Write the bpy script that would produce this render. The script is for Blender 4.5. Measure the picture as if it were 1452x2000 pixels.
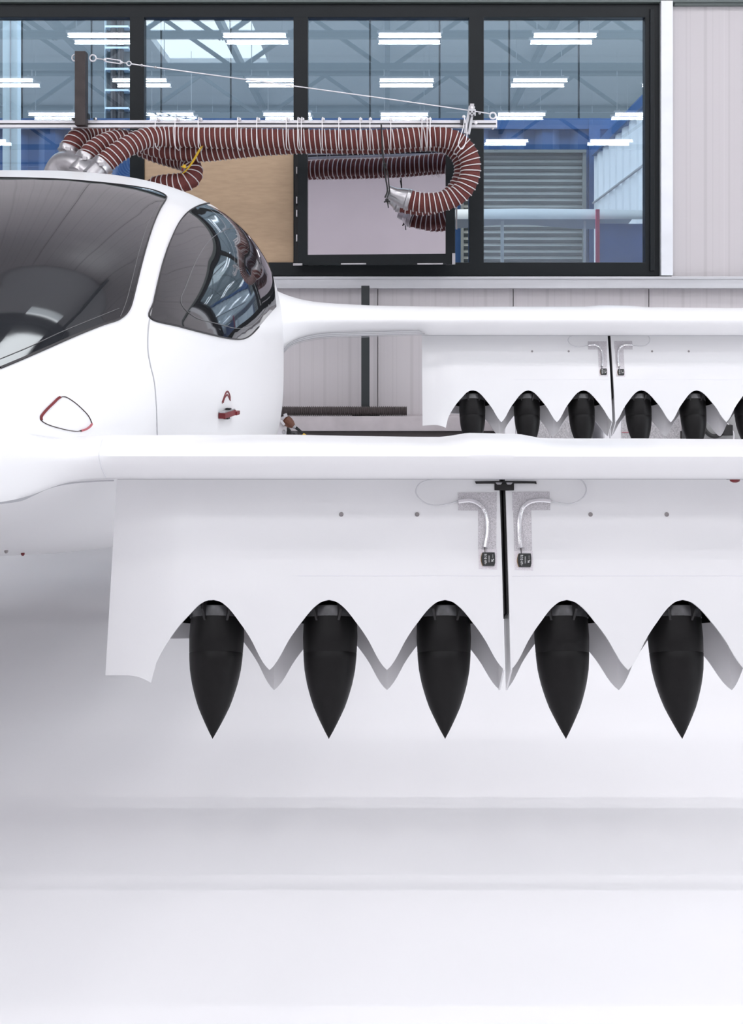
import bpy, bmesh, math, random
from math import sin, cos, pi, radians, sqrt, atan2
from mathutils import Vector, Matrix
from mathutils.geometry import delaunay_2d_cdt
random.seed(7)
S = bpy.context.scene
COL = S.collection
for o in list(bpy.data.objects):
    bpy.data.objects.remove(o)

# ------------------------------------------------------------------ camera, sky, light, exposure
F = 2432.0          # focal length in pixels of a 1452x2000 frame
CX, CY = 757.0, 700.0   # principal point (vanishing point of the depth lines)
H = 1.3             # camera height
cam = bpy.data.cameras.new('camera'); co = bpy.data.objects.new('camera', cam); COL.objects.link(co)
co.location = (0, 0, H); co.rotation_euler = (pi / 2, 0, 0)
cam.sensor_fit = 'AUTO'; cam.sensor_width = 36; cam.lens = F / 2000 * 36
cam.shift_x = (726 - CX) / 2000; cam.shift_y = -(1000 - CY) / 2000
cam.clip_start = 0.05; cam.clip_end = 200
S.camera = co

SKY = 4.5
w = bpy.data.worlds.new('sky'); S.world = w; w.use_nodes = True
bg = w.node_tree.nodes['Background']; bg.inputs[0].default_value = (0.90, 0.955, 1.0, 1); bg.inputs[1].default_value = SKY
S.view_settings.view_transform = 'Standard'; S.view_settings.look = 'None'
S.view_settings.gamma = 1; S.view_settings.use_curve_mapping = False
S.view_settings.exposure = 0.0
try:
    S.cycles.use_denoising = True
    S.cycles.denoiser = 'OPENIMAGEDENOISE'
    S.cycles.max_bounces = 10; S.cycles.diffuse_bounces = 5; S.cycles.glossy_bounces = 5
    S.cycles.transparent_max_bounces = 12
    S.cycles.sample_clamp_indirect = 6
    S.cycles.caustics_reflective = False; S.cycles.caustics_refractive = False
except Exception as e:
    print(e)

LAMP_W = 8.8
LAMP_ROWS = [0.2 + 3.05 * k for k in range(-3, 3)]      # depth of the lamp rows
LAMP_COLS = [0.34 + 2.35 * k for k in range(-4, 5)]
LAMP_Z = 6.2
for ry in LAMP_ROWS:
    for cx in LAMP_COLS:
        for k in (0, 1):
            la = bpy.data.lights.new('tube_light', 'AREA'); la.shape = 'RECTANGLE'; la.size = 0.95; la.size_y = 0.035
            la.energy = LAMP_W * (1.35 if ry > 1 else 1.0 if ry > -4 else 0.7); la.color = (1.0, 0.972, 0.99)
            lo = bpy.data.objects.new('tube_light', la); COL.objects.link(lo); lo.location = (cx, ry - 0.42 * k, LAMP_Z - 0.035)
# sky portals in the openings of the hall
def portal(loc, rot, sx, sy):
    la = bpy.data.lights.new('sky_portal', 'AREA'); la.shape = 'RECTANGLE'; la.size = sx; la.size_y = sy
    la.cycles.is_portal = True
    lo = bpy.data.objects.new('sky_portal', la); COL.objects.link(lo); lo.location = loc; lo.rotation_euler = rot
portal((11.9, 3.5, 2.9), (0, pi / 2, 0), 5.2, 9)

# ------------------------------------------------------------------ helpers
def P(px, py, Y):
    return Vector(((px - CX) * Y / F, Y, H + (CY - py) * Y / F))
def ray(px, py):
    return Vector(((px - CX) / F, 1.0, (CY - py) / F))
EYE = Vector((0, 0, H))
ORG = {}
def link(name, me, mat=None, parent=None, origin=None):
    ob = bpy.data.objects.new(name, me); COL.objects.link(ob)
    org = Vector(origin) if origin is not None else Vector((0, 0, 0))
    ORG[ob.name] = org
    if parent is not None:
        ob.parent = parent; ob.location = org - ORG[parent.name]
    else:
        ob.location = org
    if mat is not None and me is not None:
        me.materials.append(mat)
    return ob
def empty(name, origin, parent=None):
    return link(name, None, None, parent, origin)
def tag(o, label=None, cat=None, group=None, kind=None):
    if label: o['label'] = label
    if cat: o['category'] = cat
    if group: o['group'] = group
    if kind: o['kind'] = kind
    return o

class MB:
    """collects shapes of ONE mesh"""
    def __init__(self): self.v = []; self.f = []
    def add(self, vs, fs):
        b = len(self.v); self.v += [Vector(x) for x in vs]; self.f += [tuple(i + b for i in f) for f in fs]; return self
    def box(self, lo, hi):
        x0, y0, z0 = lo; x1, y1, z1 = hi
        return self.add([(x0,y0,z0),(x1,y0,z0),(x1,y1,z0),(x0,y1,z0),(x0,y0,z1),(x1,y0,z1),(x1,y1,z1),(x0,y1,z1)],
                        [(0,3,2,1),(4,5,6,7),(0,1,5,4),(1,2,6,5),(2,3,7,6),(3,0,4,7)])
    def bar(self, a, b, wx, wy, up=(0, 0, 1)):
        a = Vector(a); b = Vector(b); d = (b - a).normalized(); u = Vector(up)
        s = d.cross(u)
        if s.length < 1e-4: s = d.cross(Vector((1, 0, 0)))
        s.normalize(); u = s.cross(d).normalized()
        vs = []
        for p in (a, b):
            for i, j in ((-1,-1),(1,-1),(1,1),(-1,1)):
                vs.append(p + s * (wx / 2 * i) + u * (wy / 2 * j))
        return self.add(vs, [(3,2,1,0),(4,5,6,7),(0,1,5,4),(1,2,6,5),(2,3,7,6),(3,0,4,7)])
    def tube(self, pts, r, n=8, closed=False, caps=True):
        pts = [Vector(p) for p in pts]; N = len(pts)
        rs = r if isinstance(r, (list, tuple)) else [r] * N
        T = []
        for i in range(N):
            if closed: t = pts[(i + 1) % N] - pts[i - 1]
            else: t = pts[min(i + 1, N - 1)] - pts[max(i - 1, 0)]
            T.append(t.normalized())
        nrm = T[0].orthogonal().normalized(); vs = []
        for i in range(N):
            nrm = (nrm - T[i] * nrm.dot(T[i]))
            nrm = nrm.normalized() if nrm.length > 1e-6 else T[i].orthogonal().normalized()
            bn = T[i].cross(nrm)
            for k in range(n):
                a = 2 * pi * k / n
                vs.append(pts[i] + (nrm * cos(a) + bn * sin(a)) * rs[i])
        fs = []
        for i in range(N if closed else N - 1):
            j = (i + 1) % N
            for k in range(n):
                k2 = (k + 1) % n
                fs.append((i*n+k, i*n+k2, j*n+k2, j*n+k))
        if not closed and caps:
            fs.append(tuple(reversed(range(n)))); fs.append(tuple((N-1)*n + k for k in range(n)))
        return self.add(vs, fs)
    def lathe(self, base, axis, prof, n=24, cap0=True, cap1=True):
        """prof: list of (distance along axis, radius)"""
        base = Vector(base); ax = Vector(axis).normalized(); a = ax.orthogonal().normalized(); b = ax.cross(a); vs = []
        for d, r in prof:
            for k in range(n):
                t = 2 * pi * k / n
                vs.append(base + ax * d + (a * cos(t) + b * sin(t)) * max(r, 1e-5))
        fs = []
        for i in range(len(prof) - 1):
            for k in range(n):
                k2 = (k + 1) % n
                fs.append((i*n+k, i*n+k2, (i+1)*n+k2, (i+1)*n+k))
        if cap0: fs.append(tuple(reversed(range(n))))
        if cap1: fs.append(tuple((len(prof)-1)*n + k for k in range(n)))
        return self.add(vs, fs)
    def torus(self, c, axis, R, r, n=20, m=8):
        c = Vector(c); ax = Vector(axis).normalized(); a = ax.orthogonal().normalized(); b = ax.cross(a)
        return self.tube([c + (a * cos(2*pi*k/n) + b * sin(2*pi*k/n)) * R for k in range(n)], r, m, closed=True)
    def ball(self, c, r, n=12, m=8):
        return self.lathe(Vector(c) - Vector((0, 0, r)), (0, 0, 1), [(r - r * cos(pi*i/m), r * sin(pi*i/m)) for i in range(m + 1)], n, False, False)
    def sheet(self, grid, th):
        """grid[i][j] of (point, normal): a skin of thickness th, solid with rims"""
        ni, nj = len(grid), len(grid[0])
        vs = [p for row in grid for p, q in row] + [p - q * th for row in grid for p, q in row]
        o = ni * nj; fs = []
        for i in range(ni - 1):
            for j in range(nj - 1):
                a, b, c, d = i*nj+j, i*nj+j+1, (i+1)*nj+j+1, (i+1)*nj+j
                fs.append((a, b, c, d)); fs.append((o+d, o+c, o+b, o+a))
        for i in range(ni - 1):
            for j in (0, nj - 1):
                a, d = i*nj+j, (i+1)*nj+j
                fs.append((a, d, o+d, o+a) if j == 0 else (d, a, o+a, o+d))
        for j in range(nj - 1):
            for i in (0, ni - 1):
                a, b = i*nj+j, i*nj+j+1
                fs.append((b, a, o+a, o+b) if i == 0 else (a, b, o+b, o+a))
        return self.add(vs, fs)
    def build(self, name, mat, parent=None, smooth=False, origin=None, sharp=35, bevel=0):
        if origin is None:
            if parent is not None: origin = ORG[parent.name]
            else:
                n = len(self.v); origin = (sum(v.x for v in self.v)/n, sum(v.y for v in self.v)/n, min(v.z for v in self.v))
        origin = Vector(origin)
        me = bpy.data.meshes.new(name)
        me.from_pydata([tuple(v - origin) for v in self.v], [], self.f); me.update()
        bm = bmesh.new(); bm.from_mesh(me)
        bmesh.ops.recalc_face_normals(bm, faces=bm.faces)
        if bevel:
            bmesh.ops.bevel(bm, geom=[e for e in bm.edges if e.calc_face_angle(0) > 0.6], offset=bevel, segments=2, affect='EDGES', profile=0.6)
        bm.to_mesh(me); bm.free()
        if smooth:
            me.shade_smooth()
            if sharp: me.set_sharp_from_angle(angle=radians(sharp))
        return link(name, me, mat, parent, origin)

def copy_tree(o, parent=None, offset=(0, 0, 0)):
    c = o.copy(); COL.objects.link(c)
    if parent is not None: c.parent = parent
    c.location = Vector(o.location) + Vector(offset)
    for ch in list(o.children): copy_tree(ch, c)
    return c
def catmull(pts, per=12):
    pts = [Vector(p) for p in pts]; out = []
    for i in range(len(pts) - 1):
        p0 = pts[max(i-1, 0)]; p1 = pts[i]; p2 = pts[i+1]; p3 = pts[min(i+2, len(pts)-1)]
        for k in range(per):
            t = k / per
            out.append(0.5 * ((2*p1) + (p2-p0)*t + (2*p0-5*p1+4*p2-p3)*t*t + (3*p1-p0-3*p2+p3)*t**3))
    out.append(pts[-1]); return out
def resample(pts, step):
    L = [0.0]
    for i in range(1, len(pts)): L.append(L[-1] + (pts[i] - pts[i-1]).length)
    n = max(2, int(L[-1] / step)); out = []; j = 0
    for k in range(n + 1):
        s = L[-1] * k / n
        while j < len(L) - 2 and L[j+1] < s: j += 1
        t = (s - L[j]) / max(1e-9, L[j+1] - L[j]); out.append(pts[j].lerp(pts[j+1], min(1, t)))
    return out
def interp(xs, ys):
    """smooth monotone cubic through the points"""
    n = len(xs); d = [(ys[i+1]-ys[i])/(xs[i+1]-xs[i]) for i in range(n-1)]
    m = [d[0]] + [0 if d[i-1]*d[i] <= 0 else 2*d[i-1]*d[i]/(d[i-1]+d[i]) for i in range(1, n-1)] + [d[-1]]
    def f(x):
        if x <= xs[0]: return ys[0]
        if x >= xs[-1]: return ys[-1]
        i = 0
        while x > xs[i+1]: i += 1
        h = xs[i+1]-xs[i]; t = (x-xs[i])/h
        return ((1+2*t)*(1-t)**2*ys[i] + t*(1-t)**2*h*m[i] + t*t*(3-2*t)*ys[i+1] + t*t*(t-1)*h*m[i+1])
    return f

# ------------------------------------------------------------------ materials (procedural)
def mat(name, col, rough=0.5, metal=0.0, coat=0.0, spec=0.5, noise=0, namt=0.06, bump=0, bscale=60, emit=0, stretch=None, bdist=0.002):
    m = bpy.data.materials.new(name); m.use_nodes = True; nt = m.node_tree; b = nt.nodes['Principled BSDF']
    b.inputs['Base Color'].default_value = (*col, 1); b.inputs['Roughness'].default_value = rough; b.inputs['Metallic'].default_value = metal
    b.inputs['Coat Weight'].default_value = coat; b.inputs['Coat Roughness'].default_value = 0.03 if max(col) < 0.2 else 0.11; b.inputs['Specular IOR Level'].default_value = spec
    if emit:
        b.inputs['Emission Color'].default_value = (*col, 1); b.inputs['Emission Strength'].default_value = emit
    if noise or bump:
        tc = nt.nodes.new('ShaderNodeTexCoord'); mp = nt.nodes.new('ShaderNodeMapping'); nt.links.new(tc.outputs['Object'], mp.inputs[0])
        if stretch: mp.inputs['Scale'].default_value = stretch
    if noise:
        nz = nt.nodes.new('ShaderNodeTexNoise'); nz.inputs['Scale'].default_value = noise; nz.inputs['Detail'].default_value = 5
        nt.links.new(mp.outputs[0], nz.inputs['Vector'])
        cr = nt.nodes.new('ShaderNodeValToRGB'); nt.links.new(nz.outputs['Fac'], cr.inputs[0])
        cr.color_ramp.elements[0].position = 0.3; cr.color_ramp.elements[1].position = 0.7
        cr.color_ramp.elements[0].color = (*[max(0, c*(1-namt)) for c in col], 1); cr.color_ramp.elements[1].color = (*[min(1, c*(1+namt)) for c in col], 1)
        nt.links.new(cr.outputs[0], b.inputs['Base Color'])
    if bump:
        n2 = nt.nodes.new('ShaderNodeTexNoise'); n2.inputs['Scale'].default_value = bscale; n2.inputs['Detail'].default_value = 4
        nt.links.new(mp.outputs[0], n2.inputs['Vector'])
        bp = nt.nodes.new('ShaderNodeBump'); bp.inputs['Strength'].default_value = bump; bp.inputs['Distance'].default_value = bdist
        nt.links.new(n2.outputs['Fac'], bp.inputs['Height']); nt.links.new(bp.outputs[0], b.inputs['Normal'])
    return m
def ribbed(name, col, scale, axis='X', amt=0.05, rough=0.45, bump=0.15):
    """sheet metal with fine rolled lines"""
    m = mat(name, col, rough); nt = m.node_tree; b = nt.nodes['Principled BSDF']
    tc = nt.nodes.new('ShaderNodeTexCoord'); mp = nt.nodes.new('ShaderNodeMapping'); nt.links.new(tc.outputs['Object'], mp.inputs[0])
    mp.inputs['Scale'].default_value = (scale, 0.001, 0.001) if axis == 'X' else (0.001, 0.001, scale)
    nz = nt.nodes.new('ShaderNodeTexNoise'); nz.inputs['Scale'].default_value = 1.0; nz.inputs['Detail'].default_value = 3; nt.links.new(mp.outputs[0], nz.inputs['Vector'])
    cr = nt.nodes.new('ShaderNodeValToRGB'); nt.links.new(nz.outputs['Fac'], cr.inputs[0])
    e = cr.color_ramp.elements; e[0].position = 0.40; e[0].color = (*[c*(1-2.2*amt) for c in col], 1); e[1].position = 0.47; e[1].color = (*col, 1)
    k = e.new(0.62); k.color = (*col, 1); k2 = e.new(0.68); k2.color = (*[min(1, c*(1+amt)) for c in col], 1)
    nt.links.new(cr.outputs[0], b.inputs['Base Color'])
    bp = nt.nodes.new('ShaderNodeBump'); bp.inputs['Strength'].default_value = bump; bp.inputs['Distance'].default_value = 0.002
    nt.links.new(nz.outputs['Fac'], bp.inputs['Height']); nt.links.new(bp.outputs[0], b.inputs['Normal'])
    return m
def glass(name, tint, refl, rtint=(1, 1, 1), rough=0.0):
    m = bpy.data.materials.new(name); m.use_nodes = True; nt = m.node_tree; nt.nodes.clear()
    out = nt.nodes.new('ShaderNodeOutputMaterial'); mx = nt.nodes.new('ShaderNodeMixShader'); t = nt.nodes.new('ShaderNodeBsdfTransparent'); g = nt.nodes.new('ShaderNodeBsdfGlossy')
    t.inputs[0].default_value = (*tint, 1); g.inputs[0].default_value = (*rtint, 1); g.inputs['Roughness'].default_value = rough
    mx.inputs[0].default_value = refl
    nt.links.new(t.outputs[0], mx.inputs[1]); nt.links.new(g.outputs[0], mx.inputs[2]); nt.links.new(mx.outputs[0], out.inputs[0])
    return m

M = {}
M['paint'] = mat('white_gloss_paint', (0.805, 0.805, 0.815), 0.34, coat=0.22)
M['paint_in'] = mat('white_primer', (0.72, 0.71, 0.73), 0.6, bump=0.1, bscale=30)
M['seam'] = mat('seam_grey', (0.42, 0.42, 0.44), 0.6)
M['seam_soft'] = mat('panel_joint', (0.74, 0.74, 0.77), 0.5)
M['tint'] = mat('tinted_acrylic', (0.012, 0.012, 0.014), 0.03, spec=0.6, coat=0.3)
M['gasket'] = mat('window_gasket', (0.012, 0.010, 0.012), 0.5)
M['frit'] = mat('window_fine_line', (0.16, 0.16, 0.165), 0.4)
M['black'] = mat('black_composite', (0.0055, 0.005, 0.0053), 0.45, spec=0.22, noise=40, namt=0.2)
M['duct'] = mat('shade_black_duct', (0.004, 0.004, 0.0045), 0.55, spec=0.2)  # liner black, also stands in for the shade inside the duct
M['ring'] = mat('dark_gloss_ring', (0.085, 0.085, 0.09), 0.22, spec=0.6, noise=25, namt=0.4)
M['strut'] = mat('dark_vane', (0.016, 0.015, 0.016), 0.35, spec=0.4)
M['rubber'] = mat('black_rubber', (0.014, 0.013, 0.013), 0.55)
M['foil'] = mat('aluminium_foil_tape', (0.60, 0.58, 0.60), 0.42, metal=0.55, noise=420, namt=0.30, bump=0.8, bscale=420, bdist=0.0015)
M['foil_white'] = mat('pale_foil_tape', (0.72, 0.69, 0.72), 0.45, metal=0.3, noise=420, namt=0.14, bump=0.5, bscale=260)
M['foil_cord'] = mat('smooth_foil', (0.78, 0.77, 0.79), 0.16, metal=0.9)
M['wire'] = mat('clear_grey_wire', (0.62, 0.62, 0.64), 0.35)
M['chip'] = mat('sensor_black', (0.012, 0.014, 0.014), 0.4)
M['amber'] = mat('amber_edge', (0.30, 0.17, 0.05), 0.5)
M['print'] = mat('white_print', (0.75, 0.75, 0.75), 0.6)
M['steel'] = mat('bright_steel', (0.52, 0.51, 0.525), 0.3, metal=0.9, noise=14, namt=0.12)
M['screw'] = mat('screw_steel', (0.30, 0.28, 0.28), 0.3, metal=0.8)
M['red'] = mat('red_tape', (0.15, 0.006, 0.010), 0.45, noise=30, namt=0.25)
M['pink'] = mat('faded_red_tape', (0.42, 0.11, 0.13), 0.5)
M['darkline'] = mat('dark_outline', (0.035, 0.018, 0.018), 0.5)
M['hose'] = mat('red_brown_hose_fabric', (0.115, 0.022, 0.018), 0.75, noise=180, namt=0.3, bump=0.5, bscale=220)
M['hosewire'] = mat('pale_hose_wire', (0.66, 0.62, 0.62), 0.45)
M['pipe'] = mat('dark_corrugated_pipe', (0.085, 0.07, 0.07), 0.45)
M['alu'] = mat('aluminium_profile', (0.74, 0.73, 0.76), 0.38, metal=0.35, noise=6, namt=0.06)
M['slot'] = mat('profile_slot', (0.08, 0.08, 0.09), 0.6)
M['white_plastic'] = mat('white_plastic', (0.84, 0.82, 0.84), 0.45)
M['post'] = mat('brown_black_steel', (0.030, 0.022, 0.022), 0.45, noise=12, namt=0.35)
M['frame'] = mat('anthracite_frame', (0.0095, 0.0125, 0.0145), 0.4, spec=0.25)
M['gapblack'] = mat('frame_gap', (0.006, 0.006, 0.007), 0.6)
M['glass'] = glass('coated_window_glass', (0.80, 0.88, 0.95), 0.125, (0.92, 0.98, 1.0))
M['sash_glass'] = glass('mirror_coated_glass', (0.3, 0.3, 0.32), 0.86, (0.86, 0.81, 0.86), 0.0)
M['ply'] = mat('plywood', (0.50, 0.36, 0.235), 0.65, noise=9, namt=0.07, stretch=(1, 1, 5), bump=0.1, bscale=90)
M['panel'] = ribbed('light_grey_wall_sheet', (0.56, 0.53, 0.545), 21, 'X', 0.05)
M['wallcore'] = mat('wall_core', (0.10, 0.095, 0.10), 0.8)
M['galv'] = mat('galvanised_sheet', (0.58, 0.585, 0.61), 0.4, metal=0.3, noise=4, namt=0.07, stretch=(0.3, 1, 6))
M['galv_bright'] = mat('bright_galvanised_sheet', (0.80, 0.82, 0.86), 0.4, metal=0.15, noise=5, namt=0.05)
M['topbeam'] = mat('grey_green_beam', (0.12, 0.145, 0.14), 0.5)
M['column'] = mat('dark_green_grey_steel', (0.018, 0.023, 0.025), 0.45)
M['concrete'] = mat('concrete_plinth', (0.48, 0.44, 0.455), 0.8, noise=9, namt=0.08, bump=0.25, bscale=50)
M['darkbase'] = mat('dark_base', (0.045, 0.036, 0.036), 0.6)
M['floor'] = mat('white_hall_floor', (0.822, 0.815, 0.832), 0.45, spec=0.25, noise=0.9, namt=0.018)
M['ceiling'] = mat('pale_roof_sheet', (0.62, 0.64, 0.66), 0.6)
M['hallwall'] = mat('pale_hall_wall', (0.80, 0.77, 0.79), 0.6, noise=0.5, namt=0.05)
M['truss'] = mat('blue_grey_steel', (0.14, 0.16, 0.18), 0.5)
M['tube'] = mat('lamp_tube', (0.97, 0.96, 1.0), 0.4, emit=14)
M['lamp_body'] = mat('lamp_housing', (0.7, 0.7, 0.72), 0.5)
M['facade'] = ribbed('grey_green_facade', (0.165, 0.182, 0.184), 7, 'Z', 0.09, bump=0.3)
M['blue'] = mat('container_blue', (0.05, 0.132, 0.325), 0.5, noise=3, namt=0.1)
M['blue_sheet'] = mat('blue_sheet', (0.14, 0.33, 0.78), 0.5)
M['white_metal'] = mat('white_corrugated_metal', (0.90, 0.91, 0.92), 0.5)
M['slat'] = mat('grey_shutter_slat', (0.24, 0.25, 0.23), 0.5, noise=3, namt=0.08)
M['canopy'] = mat('pale_canvas', (0.85, 0.87, 0.84), 0.7)
M['magenta'] = mat('crimson_pole', (0.80, 0.02, 0.13), 0.5)
M['pale_post'] = mat('pale_blue_post', (0.80, 0.90, 0.92), 0.5)
M['asphalt'] = mat('yard_ground', (0.18, 0.18, 0.18), 0.9, noise=20, namt=0.2)
M['cabinet'] = mat('white_cabinet', (0.80, 0.79, 0.81), 0.45)
M['mesh'] = mat('grey_mesh_panel', (0.42, 0.405, 0.415), 0.6, noise=150, namt=0.35)
M['machine'] = mat('grey_machine', (0.34, 0.34, 0.335), 0.5)
M['yellow'] = mat('yellow_strap', (0.78, 0.50, 0.03), 0.5)
M['brown'] = mat('brown_plastic', (0.16, 0.055, 0.028), 0.45)
M['cord'] = mat('black_cord', (0.012, 0.012, 0.013), 0.6)

# ------------------------------------------------------------------ the hall (setting)
YW = 9.5
def wx(px, Y=YW): return (px - CX) * Y / F
def wz(py, Y=YW): return H + (CY - py) * Y / F
XL, XR, YB, ZC = -12.0, 12.0, -14.0, 7.5
def struct(mb, name, m, smooth=False, parent=None, **k):
    o = mb.build(name, m, parent, smooth, **k)
    if parent is None: o['kind'] = 'structure'
    return o
struct(MB().box((XL, YB, -0.2), (XR, YW + 0.1, 0)), 'floor', M['floor'])
struct(MB().box((XL - 6, YW + 0.1, -0.25), (XR + 6, 24, -0.05)), 'ground', M['asphalt'])
# ceiling with three long openings for the roof lights
cb = MB(); sky = [(-4.6, -2.5, -7.3, -3.3), (3.6, 5.0, -1.0, 4.0), (-8.6, -7.2, -1.0, 4.0), (7.2, 8.6, -1.0, 4.0), (-1.45, -0.35, 8.15, 9.1)]
xs = sorted({XL, XR, *[s[0] for s in sky], *[s[1] for s in sky]}); ys = sorted({YB, YW + 0.1, *[s[2] for s in sky], *[s[3] for s in sky]})
for i in range(len(xs) - 1):
    for j in range(len(ys) - 1):
        mx_, my_ = (xs[i]+xs[i+1])/2, (ys[j]+ys[j+1])/2
        if any(s[0] < mx_ < s[1] and s[2] < my_ < s[3] for s in sky): continue
        cb.box((xs[i], ys[j], ZC), (xs[i+1], ys[j+1], ZC + 0.15))
struct(cb, 'ceiling', M['ceiling'])
for s in sky: portal(((s[0]+s[1])/2, (s[2]+s[3])/2, ZC + 0.1), (0, 0, 0), s[1]-s[0], s[3]-s[2])
struct(MB().box((XL - 0.2, YB, 0), (XL, YW + 0.1, ZC)), 'wall_left', M['hallwall'])
struct(MB().box((XL, YB - 0.2, 0), (XR, YB, ZC)), 'wall_front', M['hallwall'])
wr = MB(); GY0, GY1, GZ = -1.0, 8.0, 5.6
wr.box((XR, YB, 0), (XR + 0.2, GY0, ZC)).box((XR, GY1, 0), (XR + 0.2, YW + 0.1, ZC)).box((XR, GY0, GZ), (XR + 0.2, GY1, ZC)).box((XR, GY0, 0), (XR + 0.2, GY1, 0.25))
struct(wr, 'wall_right', M['hallwall'])
door = MB()
for k in range(11): y = GY0 + (GY1 - GY0) * k / 10; door.box((XR + 0.05, y - 0.05, 0.25), (XR + 0.13, y + 0.05, GZ))
for k in range(6): z = 0.3 + (GZ - 0.35) * k / 5; door.box((XR + 0.06, GY0, z - 0.04), (XR + 0.12, GY1, z + 0.04))
struct(door, 'door_1', M['frame'])
# roof trusses across the hall
for ty in (-11.5, -7.6, -3.1, -0.9, 1.8, 4.9, 7.9):
    t = MB(); z0, z1 = 6.42, 7.35
    t.box((XL, ty - 0.06, z0), (XR, ty + 0.06, z0 + 0.12)).box((XL, ty - 0.06, z1), (XR, ty + 0.06, z1 + 0.12))
    n = 18
    for k in range(n):
        xa = XL + (XR - XL) * k / n; xb = XL + (XR - XL) * (k + 1) / n
        t.bar((xa, ty, z0 if k % 2 else z1), (xb, ty, z1 if k % 2 else z0), 0.07, 0.07)
    tr = struct(t, 'roof_truss', M['truss']); tr['label'] = 'blue grey lattice truss under the hall roof'
for px_ in (-9, -6, -3, 0, 3, 6, 9):
    t = MB()
    t.box((px_ - 0.05, YB, 7.25), (px_ + 0.05, YW, 7.42))
    struct(t, 'ceiling_beam', M['truss'])
# lamps
def lamp():
    r = empty('ceiling_lamp', (0, 0, LAMP_Z))
    tag(r, 'twin tube ceiling lamp hanging over the hall', 'lamp', 'twin tube ceiling lamps')
    for k in (0, 1):
        MB().box((-0.50, -0.42 * k - 0.02, LAMP_Z + 0.022), (0.50, -0.42 * k + 0.02, LAMP_Z + 0.06)).build('housing', M['lamp_body'], r)
    for x in (-0.4, 0.4): MB().box((x - 0.012, -0.45, LAMP_Z + 0.06), (x + 0.012, 0.03, LAMP_Z + 0.075)).build('cross_bar', M['lamp_body'], r)
    for k in (0, 1):
        MB().tube([(-0.47, -0.42 * k, LAMP_Z), (0.47, -0.42 * k, LAMP_Z)], 0.016, 8).build('lamp_tube', M['tube'], r)
    for x in (-0.4, 0.4): MB().bar((x, -0.21, LAMP_Z + 0.075), (x, -0.21, ZC), 0.012, 0.012).build('hanger', M['lamp_body'], r)
    return r
lamp0 = lamp(); first = True
ORD = ['first', 'second', 'third', 'fourth', 'fifth', 'sixth', 'seventh', 'eighth', 'ninth']
for i, ry in enumerate(reversed(LAMP_ROWS)):
    for j, cx in enumerate(LAMP_COLS):
        o = lamp0 if first else copy_tree(lamp0)
        first = False; o.location = (cx, ry, LAMP_Z)
        o['label'] = 'twin tube ceiling lamp, %s from the left in the %s row from the window wall' % (ORD[j], ORD[i])

# back wall: core with the window opening, then sheet panels one by one
WX0, WX1 = wx(-80), wx(1290)
WZ0, WZ1 = wz(540), wz(10)
wb = MB()
wb.box((XL, YW + 0.02, 0), (WX0, YW + 0.16, ZC)).box((WX1, YW + 0.02, 0), (XR, YW + 0.16, ZC))
wb.box((WX0, YW + 0.02, 0), (WX1, YW + 0.16, WZ0)).box((WX0, YW + 0.02, WZ1), (WX1, YW + 0.16, ZC))
wall = struct(wb, 'wall_back', M['wallcore'])
pw = wx(1003) - wx(738); x = wx(738) - 3 * pw; zb, zt = 0.80, wz(556)
def panel(x0, x1, z0, z1, b=0.004):
    MB().box((x0 + 0.0025, YW, z0), (x1 - 0.0025, YW + 0.02, z1)).build('wall_panel', M['panel'], wall, bevel=b, origin=((x0 + x1) / 2, YW, z0))
for k in range(-4, 9):
    panel(wx(738) + k * pw, wx(738) + (k + 1) * pw, zb, zt)
xr = wx(1312); wz_hi = wz(12)
for k in range(6): panel(xr + k * pw, xr + (k + 1) * pw, zt, wz_hi)
for k in range(-8, 9): panel(wx(738) + k * pw, wx(738) + (k + 1) * pw, wz(-14), ZC - 0.02)
for k in range(5): panel(wx(-80) - (k + 1) * pw, wx(-80) - k * pw, zt, wz_hi)
struct(MB().box((XL, YW - 0.09, wz(563, YW - 0.09)), (XR, YW + 0.02, wz(541, YW - 0.09))).box((XL, YW - 0.10, wz(545, YW - 0.1)), (XR, YW - 0.08, wz(540, YW - 0.1))), 'trim_1', M['galv'], bevel=0.003)
struct(MB().box((wx(1292, YW - 0.08), YW - 0.08, wz(538, YW - 0.08)), (wx(1315, YW - 0.08), YW + 0.02, wz(1, YW - 0.08))), 'trim_2', M['galv_bright'], bevel=0.003)
struct(MB().box((XL, YW - 0.07, wz(9)), (XR, YW + 0.02, wz(-14))).box((WX1 + 0.1, YW - 0.05, wz(13)), (XR, YW + 0.02, wz(8))), 'trim_3', M['topbeam'], bevel=0.003)
YP = 9.2
struct(MB().box((XL, YP, wz(842, YP)), (XR, YW + 0.02, wz(813, YP))), 'trim_4', M['concrete'], bevel=0.006)
struct(MB().box((XL, YP + 0.02, 0), (XR, YW + 0.02, wz(842, YP))), 'baseboard_back', M['darkbase'])

# window: frame, mullions, panes, tilted sash
win = empty('window_1', ((WX0 + WX1) / 2, YW, WZ0)); win['kind'] = 'structure'
fy0, fy1 = YW - 0.03, YW + 0.07
def fr(name, x0, x1, y0, y1, d0=fy0, d1=fy1, m='frame', parent=win, b=0.005):
    return MB().box((wx(x0), d0, wz(y1)), (wx(x1), d1, wz(y0))).build(name, M[m], parent, bevel=b)
fr('frame_head', -80, 1290, 10, 36); fr('frame_sill', -80, 1290, 513, 539)
fr('frame_jamb', 1259, 1290, 34, 515); fr('frame_jamb', -80, -52, 34, 515)
for a, b in ((255, 283), (574, 602), (916, 945)): fr('mullion', a, b, 34, 515)
fr('frame_bead', 1268, 1277, 20, 530, fy0 - 0.02, fy0 + 0.01)
fr('frame_bead', 283, 600, 280, 300, fy0, fy1); fr('frame_bead', 600, 916, 282, 297, fy0, fy1)
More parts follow.
